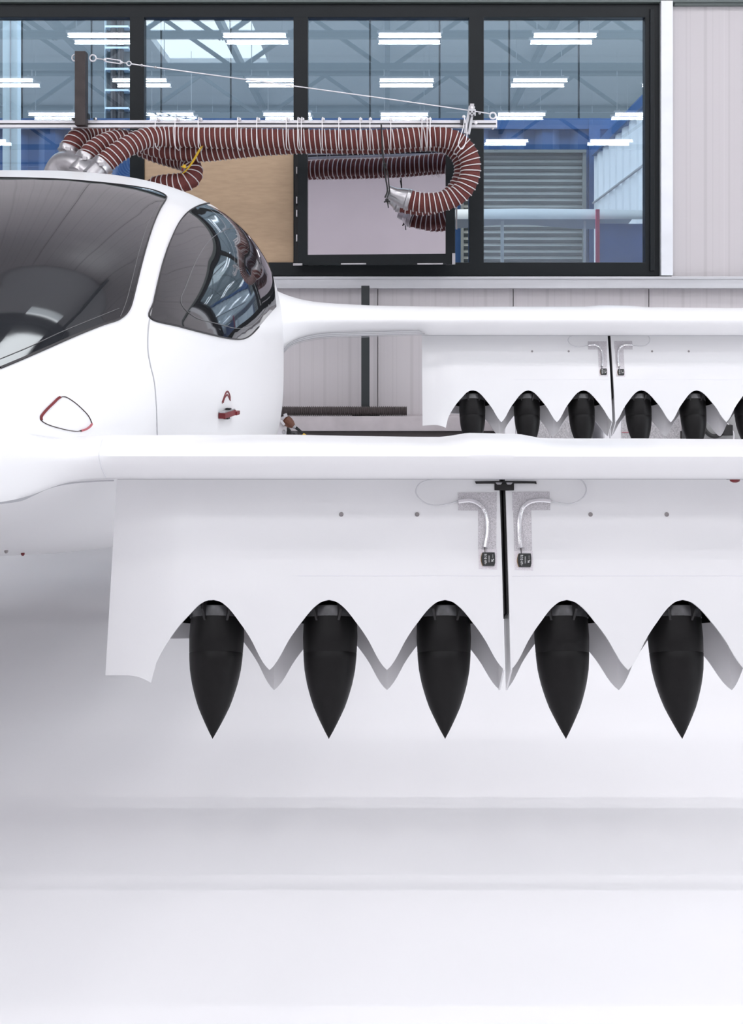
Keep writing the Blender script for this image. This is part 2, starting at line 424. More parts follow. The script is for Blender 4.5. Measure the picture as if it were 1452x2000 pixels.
for a, b, c, d in ((-52, 255, 36, 513), (283, 574, 36, 282), (602, 916, 36, 283), (945, 1259, 36, 513)):
    fr('window_pane', a, b, c, d, YW + 0.01, YW + 0.03, 'glass', b=0)
tag(fr('plywood_sheet', 283, 574, 296, 516, YW - 0.015, YW + 0.003, 'ply', None), 'plain plywood sheet closing the window bay left of the opened sash', 'board')
# sash, swung inwards on its left edge
HX, HY = wx(583, 9.33), 9.33
SA = radians(5.5)
sd = Vector((cos(SA), -sin(SA), 0)); sn = Vector((-sin(SA), -cos(SA), 0))
def SP(px, py, off=0.0):
    r = ray(px, py); h0 = Vector((HX, HY, 0)); t = (h0 - EYE).dot(sn) / r.dot(sn); return EYE + r * t + sn * off
sash_top, sash_bot = 284, 517
def sbox(mb, x0, y0, x1, y1, o0, o1):
    q = [SP(x0, y1), SP(x1, y1), SP(x1, y0), SP(x0, y0)]
    zl = (q[0].z + q[1].z) / 2; zh = (q[2].z + q[3].z) / 2
    vs = []
    for o in (o0, o1):
        for p, z in zip(q, (zl, zl, zh, zh)): vs.append(Vector((p.x, p.y, z)) + sn * o)
    mb.add(vs, [(0,1,2,3),(7,6,5,4),(0,4,5,1),(1,5,6,2),(2,6,7,3),(3,7,4,0)])
    return mb
sm = MB(); sbox(sm, 583, sash_top, 601, sash_bot, -0.06, 0.02); sbox(sm, 871, sash_top, 889, sash_bot, -0.06, 0.02)
sbox(sm, 601, 497, 871, sash_bot, -0.06, 0.02); sbox(sm, 601, sash_top, 871, 297, -0.06, 0.02)
sash = sm.build('sash', M['frame'], win); sash['label'] = 'opened sash swung inwards'
sbox(MB(), 600, 296, 872, 498, -0.03, -0.005).build('sash_pane', M['sash_glass'], sash)
for y0, y1, x0 in ((322, 342, 890.5), (345, 357, 890.5), (390, 448, 890.5)): sbox(MB(), x0, y0, x0 + 3.0, y1, -0.03, 0.0).build('latch_strip', M['steel'], sash)
for x0, x1 in ((667, 716), (816, 866)): sbox(MB(), x0, 514.5, x1, 517.2, 0.02, 0.026).build('latch_strip', M['steel'], sash)
for y0, y1 in ((326, 339), (384, 397), (410, 423), (458, 471)):
    sbox(MB(), 578.5, y0, 581, y1, -0.02, 0.0).build('latch_strip', M['steel'], sash)
sbox(MB(), 574.5, 284, 583, 517, -0.065, -0.03).build('sash_gasket', M['gapblack'], sash)
sbox(MB(), 574, 515, 592, 519, 0.02, 0.03).build('sash_hinge', M['steel'], sash)
sbox(MB(), 884, 495, 890, 517, 0.02, 0.03).build('sash_hinge', M['steel'], sash)

# steel post under the sill
pp = empty('steel_post', P(714, 812, YP + 0.13))
tag(pp, 'dark slim steel post on a bolted base plate below the window sill', 'post')
yp = YP + 0.10
MB().box((wx(706, yp), yp, wz(810, yp)), (wx(722, yp), yp + 0.06, wz(558, yp))).build('shaft', M['column'], pp, bevel=0.003)
MB().box((wx(688, yp), yp - 0.03, wz(813, YP)), (wx(741, yp), yp + 0.10, wz(813, YP) + 0.010)).build('base_plate', M['column'], pp, bevel=0.002)
for bx_ in (698, 732):
    MB().lathe((wx(bx_, yp), yp - 0.0, wz(813, YP) + 0.010), (0, 0, 1), [(0, 0.012), (0.008, 0.012), (0.009, 0.006), (0.022, 0.006)], 8).build('bolt', M['steel'], pp)
# corrugated pipe on the plinth
zt4 = wz(813, YP); rp = 0.037
yq = YP + 0.05; xa, xb = wx(470, yq), wx(795, yq)
n = int((xb - xa) / 0.0072); prof = []
for k in range(n + 1):
    prof.append((k * (xb - xa) / n, rp if k % 2 else rp - 0.009))
tag(MB().lathe((xa, yq, zt4 + rp), (1, 0, 0), prof, 20).build('corrugated_pipe', M['pipe'], None), 'dark corrugated pipe lying along the concrete plinth behind the jet', 'pipe')

# ------------------------------------------------------------------ the yard behind the glass
YF = 16.0
fx = lambda p: (p - CX) * YF / F
fac = MB().box((-18, YF + 0.05, 0), (18, YF + 0.3, 9.5)).build('facade', M['facade'], None); tag(fac, 'grey clad building wall rising behind the blue container', 'building')
fp = fx(859) - fx(723)
for k in range(-12, 12):
    x0 = fx(723) + k * fp
    MB().box((x0 + 0.012, YF, 2.5), (x0 + fp - 0.012, YF + 0.05, 9.5)).build('facade_panel', M['facade'], fac, origin=(x0, YF, 2.5))
YC = 14.0; cxp = lambda p: (p - CX) * YC / F; czp = lambda p: H + (CY - p) * YC / F
cont = empty('shipping_container', (cxp(600), YC + 1, 0))
tag(cont, 'blue corrugated shipping container with a grey roller shutter beyond the window', 'container')
def corrugated(x0, x1, y, z0, z1, pitch, depth, axis='x'):
    mb = MB(); pr = []; x = x0
    while x < x1 - 1e-6:
        for dx, d in ((0, 0), (0.30, 0), (0.5, depth), (0.80, depth)):
            if x + dx * pitch <= x1: pr.append((x + dx * pitch, d))
        x += pitch
    pr.append((x1, 0))
    vs = []; fs = []
    for (a, d) in pr:
        p = (a, y + d) if axis == 'x' else (y + d, a)
        vs += [(p[0], p[1], z0), (p[0], p[1], z1)]
    off = (0, 0.05) if axis == 'x' else (0.05, 0)
    nb = len(vs)
    for (a, d) in pr:
        p = (a, y + d + 0.05) if axis == 'x' else (y + d + 0.05, a)
        vs += [(p[0], p[1], z0), (p[0], p[1], z1)]
    for i in range(len(pr) - 1):
        fs += [(2*i, 2*i+2, 2*i+3, 2*i+1), (nb+2*i+1, nb+2*i+3, nb+2*i+2, nb+2*i), (2*i+1, 2*i+3, nb+2*i+3, nb+2*i+1), (2*i, nb+2*i, nb+2*i+2, 2*i+2)]
    e = 2 * (len(pr) - 1); fs += [(0, 1, nb+1, nb), (e, nb+e, nb+e+1, e+1)]
    mb.add(vs, fs); return mb
ctop = czp(232)
corrugated(cxp(-330), cxp(1262), YC, 0.1, ctop - 0.08, 0.40, 0.05).build('side_wall', M['blue'], cont)
MB().box((cxp(-330), YC - 0.03, ctop - 0.12), (cxp(1262), YC + 0.1, ctop)).build('top_rail', M['blue'], cont)
MB().box((cxp(-330), YC + 0.12, ctop - 0.06), (cxp(1262), YC + 1.6, ctop - 0.02)).build('roof', M['blue'], cont)
MB().box((cxp(1150), YC - 0.04, 0.0), (cxp(1172), YC + 0.1, ctop)).build('corner_post', M['blue'], cont)
MB().box((cxp(-330), YC - 0.03, 0.0), (cxp(1262), YC + 0.1, 0.14)).build('bottom_rail', M['blue'], cont)
sh = empty('roller_shutter', (cxp(1000), YC, 0.4), cont)
sp = (czp(310) - czp(322.5))
z = czp(300); k = 0
while z > czp(700):
    MB().add([(cxp(902), YC - 0.045, z), (cxp(902), YC - 0.075, z - sp * 0.55), (cxp(902), YC - 0.05, z - sp * 0.96), (cxp(902), YC - 0.02, z - sp * 0.96), (cxp(902), YC - 0.02, z),
              (cxp(1136), YC - 0.045, z), (cxp(1136), YC - 0.075, z - sp * 0.55), (cxp(1136), YC - 0.05, z - sp * 0.96), (cxp(1136), YC - 0.02, z - sp * 0.96), (cxp(1136), YC - 0.02, z)],
             [(0,1,2,3,4),(9,8,7,6,5),(0,5,6,1),(1,6,7,2),(2,7,8,3),(3,8,9,4),(4,9,5,0)]).build('slat', M['slat'], sh, origin=(cxp(1000), YC, z))
    z -= sp
MB().box((cxp(1136), YC - 0.10, czp(700)), (cxp(1143), YC - 0.02, czp(296))).build('guide_rail', M['slat'], sh)
MB().box((cxp(900), YC - 0.10, czp(700)), (cxp(905), YC - 0.02, czp(296))).build('guide_rail', M['slat'], sh)
MB().box((cxp(900), YC - 0.11, czp(301)), (cxp(1143), YC - 0.02, czp(295))).build('head_box', M['slat'], sh)
# white container stacked on a blue one, running away at the right
XS = 2.30
wc = empty('stacked_container', (XS + 0.6, 12, 0)); tag(wc, 'pale corrugated container stacked on a blue one at right beyond the window', 'container')
corrugated(10.3, 13.85, XS, 2.3, 3.55, 0.36, 0.04, 'y').build('upper_wall', M['white_metal'], wc)
corrugated(10.3, 13.85, XS, 0.05, 2.3, 0.36, 0.04, 'y').build('lower_wall', M['blue'], wc)
MB().box((XS - 0.03, 10.3, 3.55), (XS + 0.12, 13.85, 3.65)).build('top_rail', M['blue'], wc)
MB().box((XS + 0.1, 10.3, 3.55), (XS + 2.3, 13.85, 3.6)).build('roof', M['white_metal'], wc)
MB().box((XS - 0.02, 10.3, 3.02), (XS, 13.85, 3.035)).build('conduit', M['seam'], wc)
# canopy shelter
YK = 10.5; kx = lambda p: (p - CX) * YK / F; kz = lambda p: H + (CY - p) * YK / F
cp = empty('canopy_shelter', (kx(1000), YK, 0)); tag(cp, 'low shelter with pale canvas roof in front of the roller shutter', 'shelter')
g = []
for i in range(25):
    p = 800 + (1255 - 800) * i / 24; row = []
    for j in range(7):
        t = j / 6; zz = kz(419) + 0.02 * sin(p * 0.02) + 0.05 * sin(pi * t); row.append((Vector((kx(p), YK - 0.2 + 0.9 * t, zz)), Vector((0, 0, 1))))
    g.append(row)
MB().sheet(g, 0.03).build('canvas_roof', M['canopy'], cp, True)
g = []
for i in range(25):
    p = 800 + (1255 - 800) * i / 24; up = 417 - 3.5 * sin(pi * (p - 800) / 455) ; row = []
    for j in range(6):
        t = j / 5; row.append((Vector((kx(p), YK - 0.22 - 0.05 * sin(t * pi / 2), kz(up + (435 - up) * t))), Vector((0, -1, 0))))
    g.append(row)
MB().sheet(g, 0.012).build('valance', M['canopy'], cp, True)
MB().box((kx(1166), YK - 0.12, 0), (kx(1250), YK - 0.10, kz(440))).build('side_sheet', M['blue_sheet'], cp)
for p in (808, 975, 1135, 1162, 1250):
    MB().box((kx(p), YK - 0.18, 0), (kx(p + (6 if p == 975 else 3)), YK - 0.14, kz(436))).build('leg', M['canopy'], cp)
MB().box((kx(1152), YK - 0.34, 0), (kx(1158.5), YK - 0.30, kz(418))).build('flag_pole', M['magenta'], cp)['label'] = 'crimson pole'
# cable ladder and pale post by the left bay
cl = empty('cable_ladder', (fx(232), YF, 2)); tag(cl, 'vertical cable ladder with two dark pipes on the clad wall', 'ladder')
for p in (226, 240): MB().tube([(fx(p), YF - 0.12, 0), (fx(p), YF - 0.12, 9)], 0.04, 10).build('pipe', M['post'], cl, True)
for yy in (58, 99, 140, 181, 216):
    zz = H + (CY - yy) * YF / F; MB().box((fx(211), YF - 0.16, zz - 0.013), (fx(256), YF, zz + 0.013)).build('rung', M['pale_post'], cl)
MB().box((fx(208), YF - 0.1, 0), (fx(209), YF, 9)).build('side_rail', M['pale_post'], cl)
YQ = 13.5; qx = lambda p: (p - CX) * YQ / F
po = empty('yard_post', (qx(20), YQ, 0)); tag(po, 'pale square post outside the leftmost window bay', 'post')
MB().box((qx(5), YQ, 0), (qx(34), YQ + 0.13, 7)).build('shaft', M['pale_post'], po)
MB().box((qx(20), YQ - 0.02, 0), (qx(22), YQ, 7)).build('groove_strip', M['seam'], po)

# ------------------------------------------------------------------ the jet: fuselage as an exact surface
FX = -1.62
_Y = [1.75, 2.0, 2.5, 3.0, 3.5, 4.0, 4.5, 5.0, 5.5, 6.0, 6.5, 7.0, 7.6, 8.2, 8.6]
f_hw = interp(_Y, [0.12, 0.36, 0.62, 0.80, 0.93, 1.03, 1.095, 1.135, 1.15, 1.12, 1.05, 0.91, 0.68, 0.42, 0.22])
f_zt = interp(_Y, [1.04, 1.09, 1.20, 1.34, 1.53, 1.73, 1.90, 2.04, 2.122, 2.13, 2.09, 2.01, 1.88, 1.74, 1.66])
f_zm = interp(_Y, [0.98, 0.99, 1.03, 1.08, 1.13, 1.17, 1.22, 1.26, 1.28, 1.28, 1.30, 1.33, 1.37, 1.42, 1.45])
f_zb = interp(_Y, [0.93, 0.915, 0.885, 0.825, 0.745, 0.66, 0.597, 0.575, 0.575, 0.60, 0.66, 0.76, 0.95, 1.17, 1.30])
f_nu = interp(_Y, [2.0, 2.1, 2.3, 2.5, 2.6, 2.7, 2.75, 2.8, 2.85, 2.85, 2.7, 2.6, 2.4, 2.2, 2.0])
f_nl = interp(_Y, [1.8, 1.8, 1.8, 1.8, 2.1, 2.9, 3.6, 3.7, 3.4, 3.1, 2.7, 2.6, 2.4, 2.2, 2.0])
def surf(Y, th):
    c, s = cos(th), sin(th); n = f_nu(Y) if s >= 0 else f_nl(Y)
    r = (abs(c)**n + abs(s)**n) ** (-1 / n); zm = f_zm(Y)
    hh = (f_zt(Y) - zm) if s >= 0 else (zm - f_zb(Y))
    return Vector((FX + f_hw(Y) * r * c, Y, zm + hh * r * s))
def snorm(Y, th):
    e = 0.004
    a = surf(Y + e, th) - surf(Y - e, th); b = surf(Y, th + e) - surf(Y, th - e)
    n = b.cross(a)
    c = Vector((FX, Y, f_zm(Y)))
    if n.dot(surf(Y, th) - c) < 0: n = -n
    return n.normalized()
def inside(p):
    Y = p.y
    if Y < _Y[0] or Y > _Y[-1]: return 1.0
    zm = f_zm(Y); hh = (f_zt(Y) - zm) if p.z >= zm else (zm - f_zb(Y)); n = f_nu(Y) if p.z >= zm else f_nl(Y)
    return (abs((p.x - FX) / f_hw(Y)) ** n + abs((p.z - zm) / hh) ** n) - 1
def hit(px, py):
    r = ray(px, py); t = 1.76
    prev = 1.76
    while t < 7.6:
        if inside(EYE + r * t) < 0:
            a, b = prev, t
            for _ in range(24):
                m_ = (a + b) / 2
                if inside(EYE + r * m_) < 0: b = m_
                else: a = m_
            p = EYE + r * b; Y = p.y; zm = f_zm(Y); hh = (f_zt(Y) - zm) if p.z >= zm else (zm - f_zb(Y))
            return (Y, atan2((p.z - zm) / hh, (p.x - FX) / f_hw(Y)))
        prev = t; t += 0.03
    return None
jet = empty('jet_aircraft', (FX, 5.2, 0))
tag(jet, 'white electric jet with tinted canopy and two wings of drooped fan flaps in the hangar', 'aircraft')
NR, NS = 150, 128
vs = []; fs = []
rings = [_Y[0] + (_Y[-1] - _Y[0]) * (i / (NR - 1)) for i in range(NR)]
for Y in rings:
    for k in range(NS): vs.append(surf(Y, 2 * pi * k / NS))
for i in range(NR - 1):
    for k in range(NS):
        k2 = (k + 1) % NS; fs.append((i*NS+k, i*NS+k2, (i+1)*NS+k2, (i+1)*NS+k))
b0 = len(vs); vs.append(Vector((FX, _Y[0] - 0.02, 0.93))); vs.append(Vector((FX, _Y[-1] + 0.08, 1.46)))
for k in range(NS):
    k2 = (k + 1) % NS; fs.append((k2, k, b0)); fs.append(((NR-1)*NS+k, (NR-1)*NS+k2, b0 + 1))
fb = MB(); fb.add(vs, fs); fuse = fb.build('fuselage', M['paint'], jet, True, sharp=0)

def patch(name, uv, m, off, step, parent, mirror=False, thick=0.004):
    """a sheet lying on the fuselage skin; uv = outline in (Y, theta)"""
    sc = 1.1
    poly = [Vector((a, b * sc)) for a, b in uv]; n = len(poly)
    x0 = min(p.x for p in poly); x1 = max(p.x for p in poly); y0 = min(p.y for p in poly); y1 = max(p.y for p in poly)
    def inp(p):
        c = False; j = n - 1
        for i in range(n):
            a, b = poly[i], poly[j]
            if (a.y > p.y) != (b.y > p.y) and p.x < (b.x - a.x) * (p.y - a.y) / (b.y - a.y) + a.x: c = not c
            j = i
        return c
    def dist(p):
        d = 9
        for i in range(n):
            a, b = poly[i], poly[(i+1) % n]; ab = b - a; t = max(0, min(1, (p - a).dot(ab) / max(1e-12, ab.dot(ab)))); d = min(d, (p - a - ab * t).length)
        return d
    pts = list(poly); x = x0; r = 0
    while x < x1:
        y = y0 + (step / 2 if r % 2 else 0)
        while y < y1:
            p = Vector((x, y))
            if inp(p) and dist(p) > step * 0.45: pts.append(p)
            y += step
        x += step * 0.87; r += 1
    res = delaunay_2d_cdt(pts, [(i, (i+1) % n) for i in range(n)], [], 1, 1e-6)
    V = []; top = []
    for p in res[0]:
        q = surf(p.x, p.y / sc); nn = snorm(p.x, p.y / sc)
        top.append((q + nn * off, q - nn * thick))
    nv = len(top); V = [a for a, b in top] + [b for a, b in top]
    Fc = [tuple(f) for f in res[2]]
    cnt = {}
    for f in Fc:
        for i in range(len(f)):
            a, b = f[i], f[(i+1) % len(f)]; cnt[(a, b)] = cnt.get((a, b), 0) + 1
    fs = list(Fc)
    for (a, b) in cnt:
        if (b, a) not in cnt: fs.append((b, a, a + nv, b + nv))
    mb = MB(); mb.add(V, fs)
    if mirror:
        mb.add([Vector((2 * FX - v.x, v.y, v.z)) for v in V], [tuple(reversed(f)) for f in fs])
    return mb.build(name, m, parent, True, sharp=50)
def ribbon(name, px, width, m, parent, off=0.003, step=6, closed=False, widths=None):
    """a narrow strip lying on the fuselage skin along a line"""
    pts = [Vector((a, b, 0)) for a, b in px]
    if closed: pts.append(pts[0])
    d = resample(catmull(pts, 8), step); q = []
    for p in d:
        h = hit(p.x, p.y)
        if h: q.append(h)
    mb = MB(); vs = []; N = len(q)
    P3 = [surf(*h) for h in q]; N3 = [snorm(*h) for h in q]
    for i in range(N):
        t = (P3[min(i+1, N-1)] - P3[max(i-1, 0)]).normalized(); s = t.cross(N3[i]).normalized()
        wd = widths(i / max(1, N - 1)) if widths else width
        for e, o in ((-1, -0.001), (-1, off), (1, off), (1, -0.001)): vs.append(P3[i] + s * (e * wd / 2) + N3[i] * o)
    fs = []
    for i in range(N - 1):
        for k in range(3): fs.append((4*i+k, 4*i+k+1, 4*i+4+k+1, 4*i+4+k))
    mb.add(vs, fs)
    return mb.build(name, m, parent, True, sharp=30)

# windscreen
ws_px = [(0, 348), (60, 349), (130, 352), (200, 358), (255, 364), (295, 371), (316, 378), (325, 385), (323, 392), (312, 410), (298, 443), (286, 480), (276, 516), (266, 556), (256, 595), (249, 610), (240, 619), (228, 626), (200, 635), (150, 655), (100, 677), (50, 699), (0, 720)]
uv = [hit(*p) for p in ws_px]
uv = [h for h in uv if h]
Ytop = uv[0][0]; Ylow = uv[-1][0]
tl = uv[-1][1]
low = [(Ylow - 0.18, tl + 0.07), (Ylow - 0.36, tl + 0.20), (Ylow - 0.52, tl + 0.42), (Ylow - 0.62, tl + 0.75), (Ylow - 0.66, pi / 2)]
low = [(max(a, 2.0), min(b, pi / 2)) for a, b in low]
cl_ = [(low[-1][0] + (Ytop - low[-1][0]) * k / 14, pi / 2) for k in range(1, 15)]
shield_uv = uv + low + cl_
windscreen = patch('windscreen', shield_uv, M['tint'], 0.003, 0.045, jet, True); windscreen['label'] = 'dark tinted windscreen'
ribbon('windscreen_gasket', [p for p in ws_px], 0.005, M['gasket'], windscreen, 0.005, 5)
ribbon('windscreen_fine_line', [(0, 703), (60, 678), (120, 650), (180, 625), (232, 604)], 0.0011, M['frit'], windscreen, 0.0045, 8)
ribbon('windscreen_fine_line', [(234, 620), (246, 590), (258, 545), (272, 490), (290, 435), (312, 395)], 0.0011, M['frit'], windscreen, 0.0045, 8)
# side window
sw_px = [(293, 622), (300, 590), (307, 558), (315, 525), (324, 495), (335, 466), (349, 437), (366, 416), (385, 404), (400, 399), (414, 397)]
sw_low = [(293, 622), (350, 638), (400, 651), (440, 660), (466, 663), (480, 660), (492, 652), (505, 638)]
a1 = [hit(*p) for p in sw_px]; a1 = [h for h in a1 if h]
a2 = [hit(*p) for p in sw_low]; a2 = [h for h in a2 if h]
yt, tt = a1[-1]; yl, tlw = a2[-1]
rear = [(yt + 0.45, tt - 0.10), (yt + 0.85, tt - 0.30), (max(yt, yl) + 0.75, (tt + tlw) / 2), (yl + 0.95, tlw + 0.30), (yl + 0.55, tlw + 0.06)]
side_uv = a1 + rear + list(reversed(a2))[:-1]
side_window = patch('side_window', side_uv, M['tint'], 0.003, 0.04, jet); side_window['label'] = 'dark tinted side window'
ribbon('side_window_gasket', list(reversed(sw_px)) + sw_low[1:], 0.004, M['gasket'], side_window, 0.005, 5)
ribbon('side_window_fine_line', [(365, 610), (356, 600), (352, 585), (362, 560), (378, 520), (396, 487), (416, 464), (440, 450), (460, 446)], 0.0016, M['frit'], side_window, 0.0045, 5)
ribbon('side_window_fine_line', [(365, 610), (385, 623), (420, 632), (455, 641), (475, 641), (492, 634), (510, 615), (520, 600)], 0.0016, M['frit'], side_window, 0.0045, 5)
# seams and marks on the skin
ribbon('door_seam', [(292, 624), (289, 650), (289, 685), (294, 715), (301, 745), (305, 790), (307, 852)], 0.004, M['seam'], jet, 0.0015, 6)
ribbon('nose_seam', [(0, 850), (40, 846), (90, 852), (140, 860), (190, 861)], 0.003, M['seam_soft'], jet, 0.001, 6)
hatch = ribbon('hatch_outline', [(119, 776), (124, 775), (131, 777), (145, 786), (160, 799), (172, 812), (178, 824), (179, 829), (170, 837), (158, 841), (150, 842.5), (136, 841), (118, 837), (100, 832), (88, 827), (81, 822), (79, 817), (81, 811), (92, 800), (105, 787), (113, 779)], 0.0015, M['darkline'], jet, 0.002, 3, True); hatch['label'] = 'dark outline of the rounded access hatch'
ribbon('red_tape', [(117, 776.5), (112, 779.5), (104, 787.5), (92, 799), (82, 810.5), (79.5, 816), (80.5, 821)], 0.0062, M['red'], hatch, 0.0035, 3)
ribbon('red_tape', [(179, 828), (174, 834), (166, 839), (157, 841.5)], 0.0045, M['pink'], hatch, 0.0035, 3)
# red arch mark
arch = ribbon('red_arch_mark', [(433.5, 787), (437, 777), (440, 769), (443.5, 764.7), (446.5, 767), (449, 774), (449.5, 783)], 0.006, M['red'], jet, 0.002, 1.5)
ribbon('red_arch_line', [(435.5, 786), (438, 778), (441, 773), (443.5, 771), (446, 774), (448.5, 780)], 0.005, M['red'], arch, 0.0025, 1.5)
# red clamp block on the flank
def onskin(px, py): h = hit(px, py); return surf(*h), snorm(*h)
pc, nc = onskin(441, 808); tdir = (onskin(447, 806)[0] - pc).normalized(); udir = nc.cross(tdir).normalized()
if udir.z < 0: udir = -udir
def skinbox(mb, c, hx, hy, hz):
    vs = [c + tdir * (hx * i) + udir * (hy * j) + nc * (hz * k) for k in (-1, 1) for i, j in ((-1,-1),(1,-1),(1,1),(-1,1))]
    return mb.add(vs, [(3,2,1,0),(4,5,6,7),(0,1,5,4),(1,2,6,5),(2,3,7,6),(3,0,4,7)])
pxm = (onskin(449, 806)[0] - onskin(433, 806)[0]).length / 16; pym = 1 / 440.0
pc = onskin(439.5, 808)[0]
clampb = skinbox(MB(), pc + nc * 0.012 - tdir * (2 * pxm), 10.5 * pxm, 4.2 * pym, 0.012).build('clamp_block', M['red'], jet, bevel=0.002); clampb['label'] = 'red clamp block on the flank'
skinbox(MB(), pc + nc * 0.014 + tdir * (11.5 * pxm) - udir * (1.5 * pym), 3.2 * pxm, 3.0 * pym, 0.014).build('clamp_knob', M['red'], clampb, bevel=0.002)
skinbox(MB(), pc + nc * 0.012 - tdir * (2 * pxm) + udir * (5.2 * pym), 10 * pxm, 0.9 * pym, 0.010).build('clamp_strip', M['steel'], clampb)
skinbox(MB(), pc + nc * 0.012 + udir * (7.2 * pym), 1.6 * pxm, 1.3 * pym, 0.008).build('clamp_pin', M['cord'], clampb)
skinbox(MB(), pc + nc * 0.012 - udir * (5.6 * pym) + tdir * (-3 * pxm), 1.8 * pxm, 1.5 * pym, 0.008).build('clamp_pin', M['cord'], clampb)
for q, mm in (((12, 1075), 'screw'), ((44.5, 1080), 'red')):
    h = hit(*q)
    if h:
        c = surf(*h); nn = snorm(*h); MB().lathe(c - nn * 0.003, nn, [(0, 0.006), (0.008, 0.006), (0.012, 0.003)], 10).build('belly_pin', M[mm], jet, True)

# ------------------------------------------------------------------ wings
DY, DZ, DX = 3.531, 0.449, 0.913
def wing(name, st, dY, m=M['paint'], chord=0.46):
    """st: list of (X, lead-edge Y, lead-edge z, height above, depth below)"""
    top = [(0, 0), (0.004, 0.14), (0.012, 0.28), (0.028, 0.48), (0.055, 0.70), (0.095, 0.88), (0.16, 1.0), (0.25, 0.98), (0.36, 0.80), (1.0 * chord, 0.55)]
    bot = [(0.004, 0.16), (0.010, 0.30), (0.020, 0.46), (0.036, 0.66), (0.060, 0.86), (0.095, 1.0), (0.16, 1.0), (0.25, 0.95), (0.36, 0.80), (1.0 * chord, 0.5)]
    ring = [(a, b, 1) for a, b in top] + [(a, -b, 0) for a, b in reversed(bot)]
    vs = []; n = len(ring)
    for (X, Y, z, up, dn) in st:
        for a, b, k in ring: vs.append(Vector((X, Y + a, z + (b * up if k else b * dn))))
    fs = []
    for i in range(len(st) - 1):
        for k in range(n):
            k2 = (k + 1) % n; fs.append((i*n+k, i*n+k2, (i+1)*n+k2, (i+1)*n+k))
    fs.append(tuple(range(n))); fs.append(tuple((len(st)-1)*n + k for k in reversed(range(n))))
    return MB().add(vs, fs).build(name, m, jet, True, sharp=55)
def wing_stations(pxs, top, le, bot, YLE):
    ft = interp(*zip(*top)); fl = interp(*zip(*le)); fb_ = interp(*zip(*bot)); st = []
    for p in pxs:
        Y = YLE(p); X = (p - CX) * Y / F; z = H + (CY - fl(p)) * Y / F
        zt_ = H + (CY - ft(p)) * (Y + 0.17) / F; zb_ = H + (CY - fb_(p)) * (Y + 0.10) / F
        st.append((X, Y, z, zt_ - z, z - zb_))
    return st
YL = 3.08
pxs = list(range(-160, 560, 20)) + list(range(560, 1500, 10)) + list(range(1500, 2200, 60))
yle = interp([-160, 0, 80, 160, 230, 3000], [2.45, 2.76, 2.93, 3.04, YL, YL])
st = wing_stations(pxs,
    [(-160, 800), (0, 835), (100, 849), (200, 853), (540, 852), (640, 854), (800, 857), (868, 857.5), (900, 853.5), (928, 848.5), (960, 849), (1030, 850.5), (1060, 855), (1092, 860.5), (1150, 861.5), (1300, 861.5), (1452, 862.5), (2200, 868)],
    [(-160, 915), (0, 900), (100, 893), (200, 891), (230, 891), (2200, 893)],
    [(-160, 1000), (-60, 985), (0, 976), (40, 966), (75, 953), (110, 943), (150, 937.5), (220, 935), (2200, 935)], yle)
front_wing = wing('front_wing', st, 0); front_wing['label'] = 'front wing nearest the viewer'
YLr = YL + DY
pxr = list(range(380, 700, 10)) + list(range(700, 1500, 10)) + list(range(1500, 1900, 50))
yler = interp([380, 480, 540, 600, 680, 760, 3000], [6.0, 6.2, 6.36, 6.50, 6.58, YLr, YLr])
st2 = wing_stations(pxr,
    [(380, 500), (470, 535), (520, 560), (535, 568), (560, 578), (590, 586), (620, 590.5), (680, 594.5), (740, 597), (900, 599), (1150, 599), (1182, 596.5), (1240, 597), (1285, 600), (1452, 601.5), (1900, 604)],
    [(380, 620), (520, 625), (600, 627), (700, 627), (1900, 627)],
    [(380, 750), (480, 715), (530, 690), (555, 673), (580, 660), (610, 652), (650, 648.5), (720, 646.5), (822, 645.5), (836, 654), (1900, 655)], yler)
rear_wing = wing('rear_wing', st2, DY); rear_wing['label'] = 'rear wing at the back of the fuselage'
# seams and seals of the wings
def line3(name, pts, r, m, parent, n=6):
    return MB().tube(pts, r, n).build(name, m, parent, True)
line3('wing_seam', catmull([P(200, 858, yle(200) + 0.06), P(195, 880, yle(195) - 0.001), P(194, 893, yle(194) - 0.004), P(199, 915, yle(199) + 0.008), P(207, 932, yle(207) + 0.05)], 6), 0.0011, M['seam_soft'], front_wing)
def strip(name, upper, lower, m, parent, th=0.004):
    a = resample(catmull(upper, 8), 0.01); b = resample(catmull(lower, 8), 0.01); n = min(len(a), len(b))
    a = resample(a, 1e9 if False else (sum((a[i+1]-a[i]).length for i in range(len(a)-1)) / (n - 1) * 0.9999)); b = resample(b, (sum((b[i+1]-b[i]).length for i in range(len(b)-1)) / (n - 1) * 0.9999))
    n = min(len(a), len(b)); g = [[(a[i], Vector((0, -1, 0))), (b[i], Vector((0, -1, 0)))] for i in range(n)]
    return MB().sheet(g, th).build(name, m, parent, True)
ys_ = lambda p: yle(p) + 0.085
strip('root_seal', [P(p, y + 4.5, ys_(p)) for p, y in ((-60, 984), (0, 972), (28, 969), (60, 957), (95, 945), (130, 938.5), (180, 934.5), (222, 933))],
      [P(p, y + 4.0, ys_(p)) for p, y in ((-60, 992), (0, 981), (40, 975), (66, 964), (95, 951), (130, 942.5), (180, 937.5), (222, 936))], M['seam'], front_wing)
for k, (dy1, rr) in enumerate(((0, 0.0014), (3.5, 0.0012), (7, 0.0018), (10, 0.0012))):
    pts = [P(p, y + dy1 * s, 6.72) for p, y, s in ((553, 684, 0.7), (566, 670, 0.8), (585, 661, 0.9), (615, 653.5, 1), (650, 650, 1), (720, 648, 1), (830, 645.5, 0.9))]
    line3('trailing_seal', catmull(pts, 6), rr, M['seam'], rear_wing)
g = []
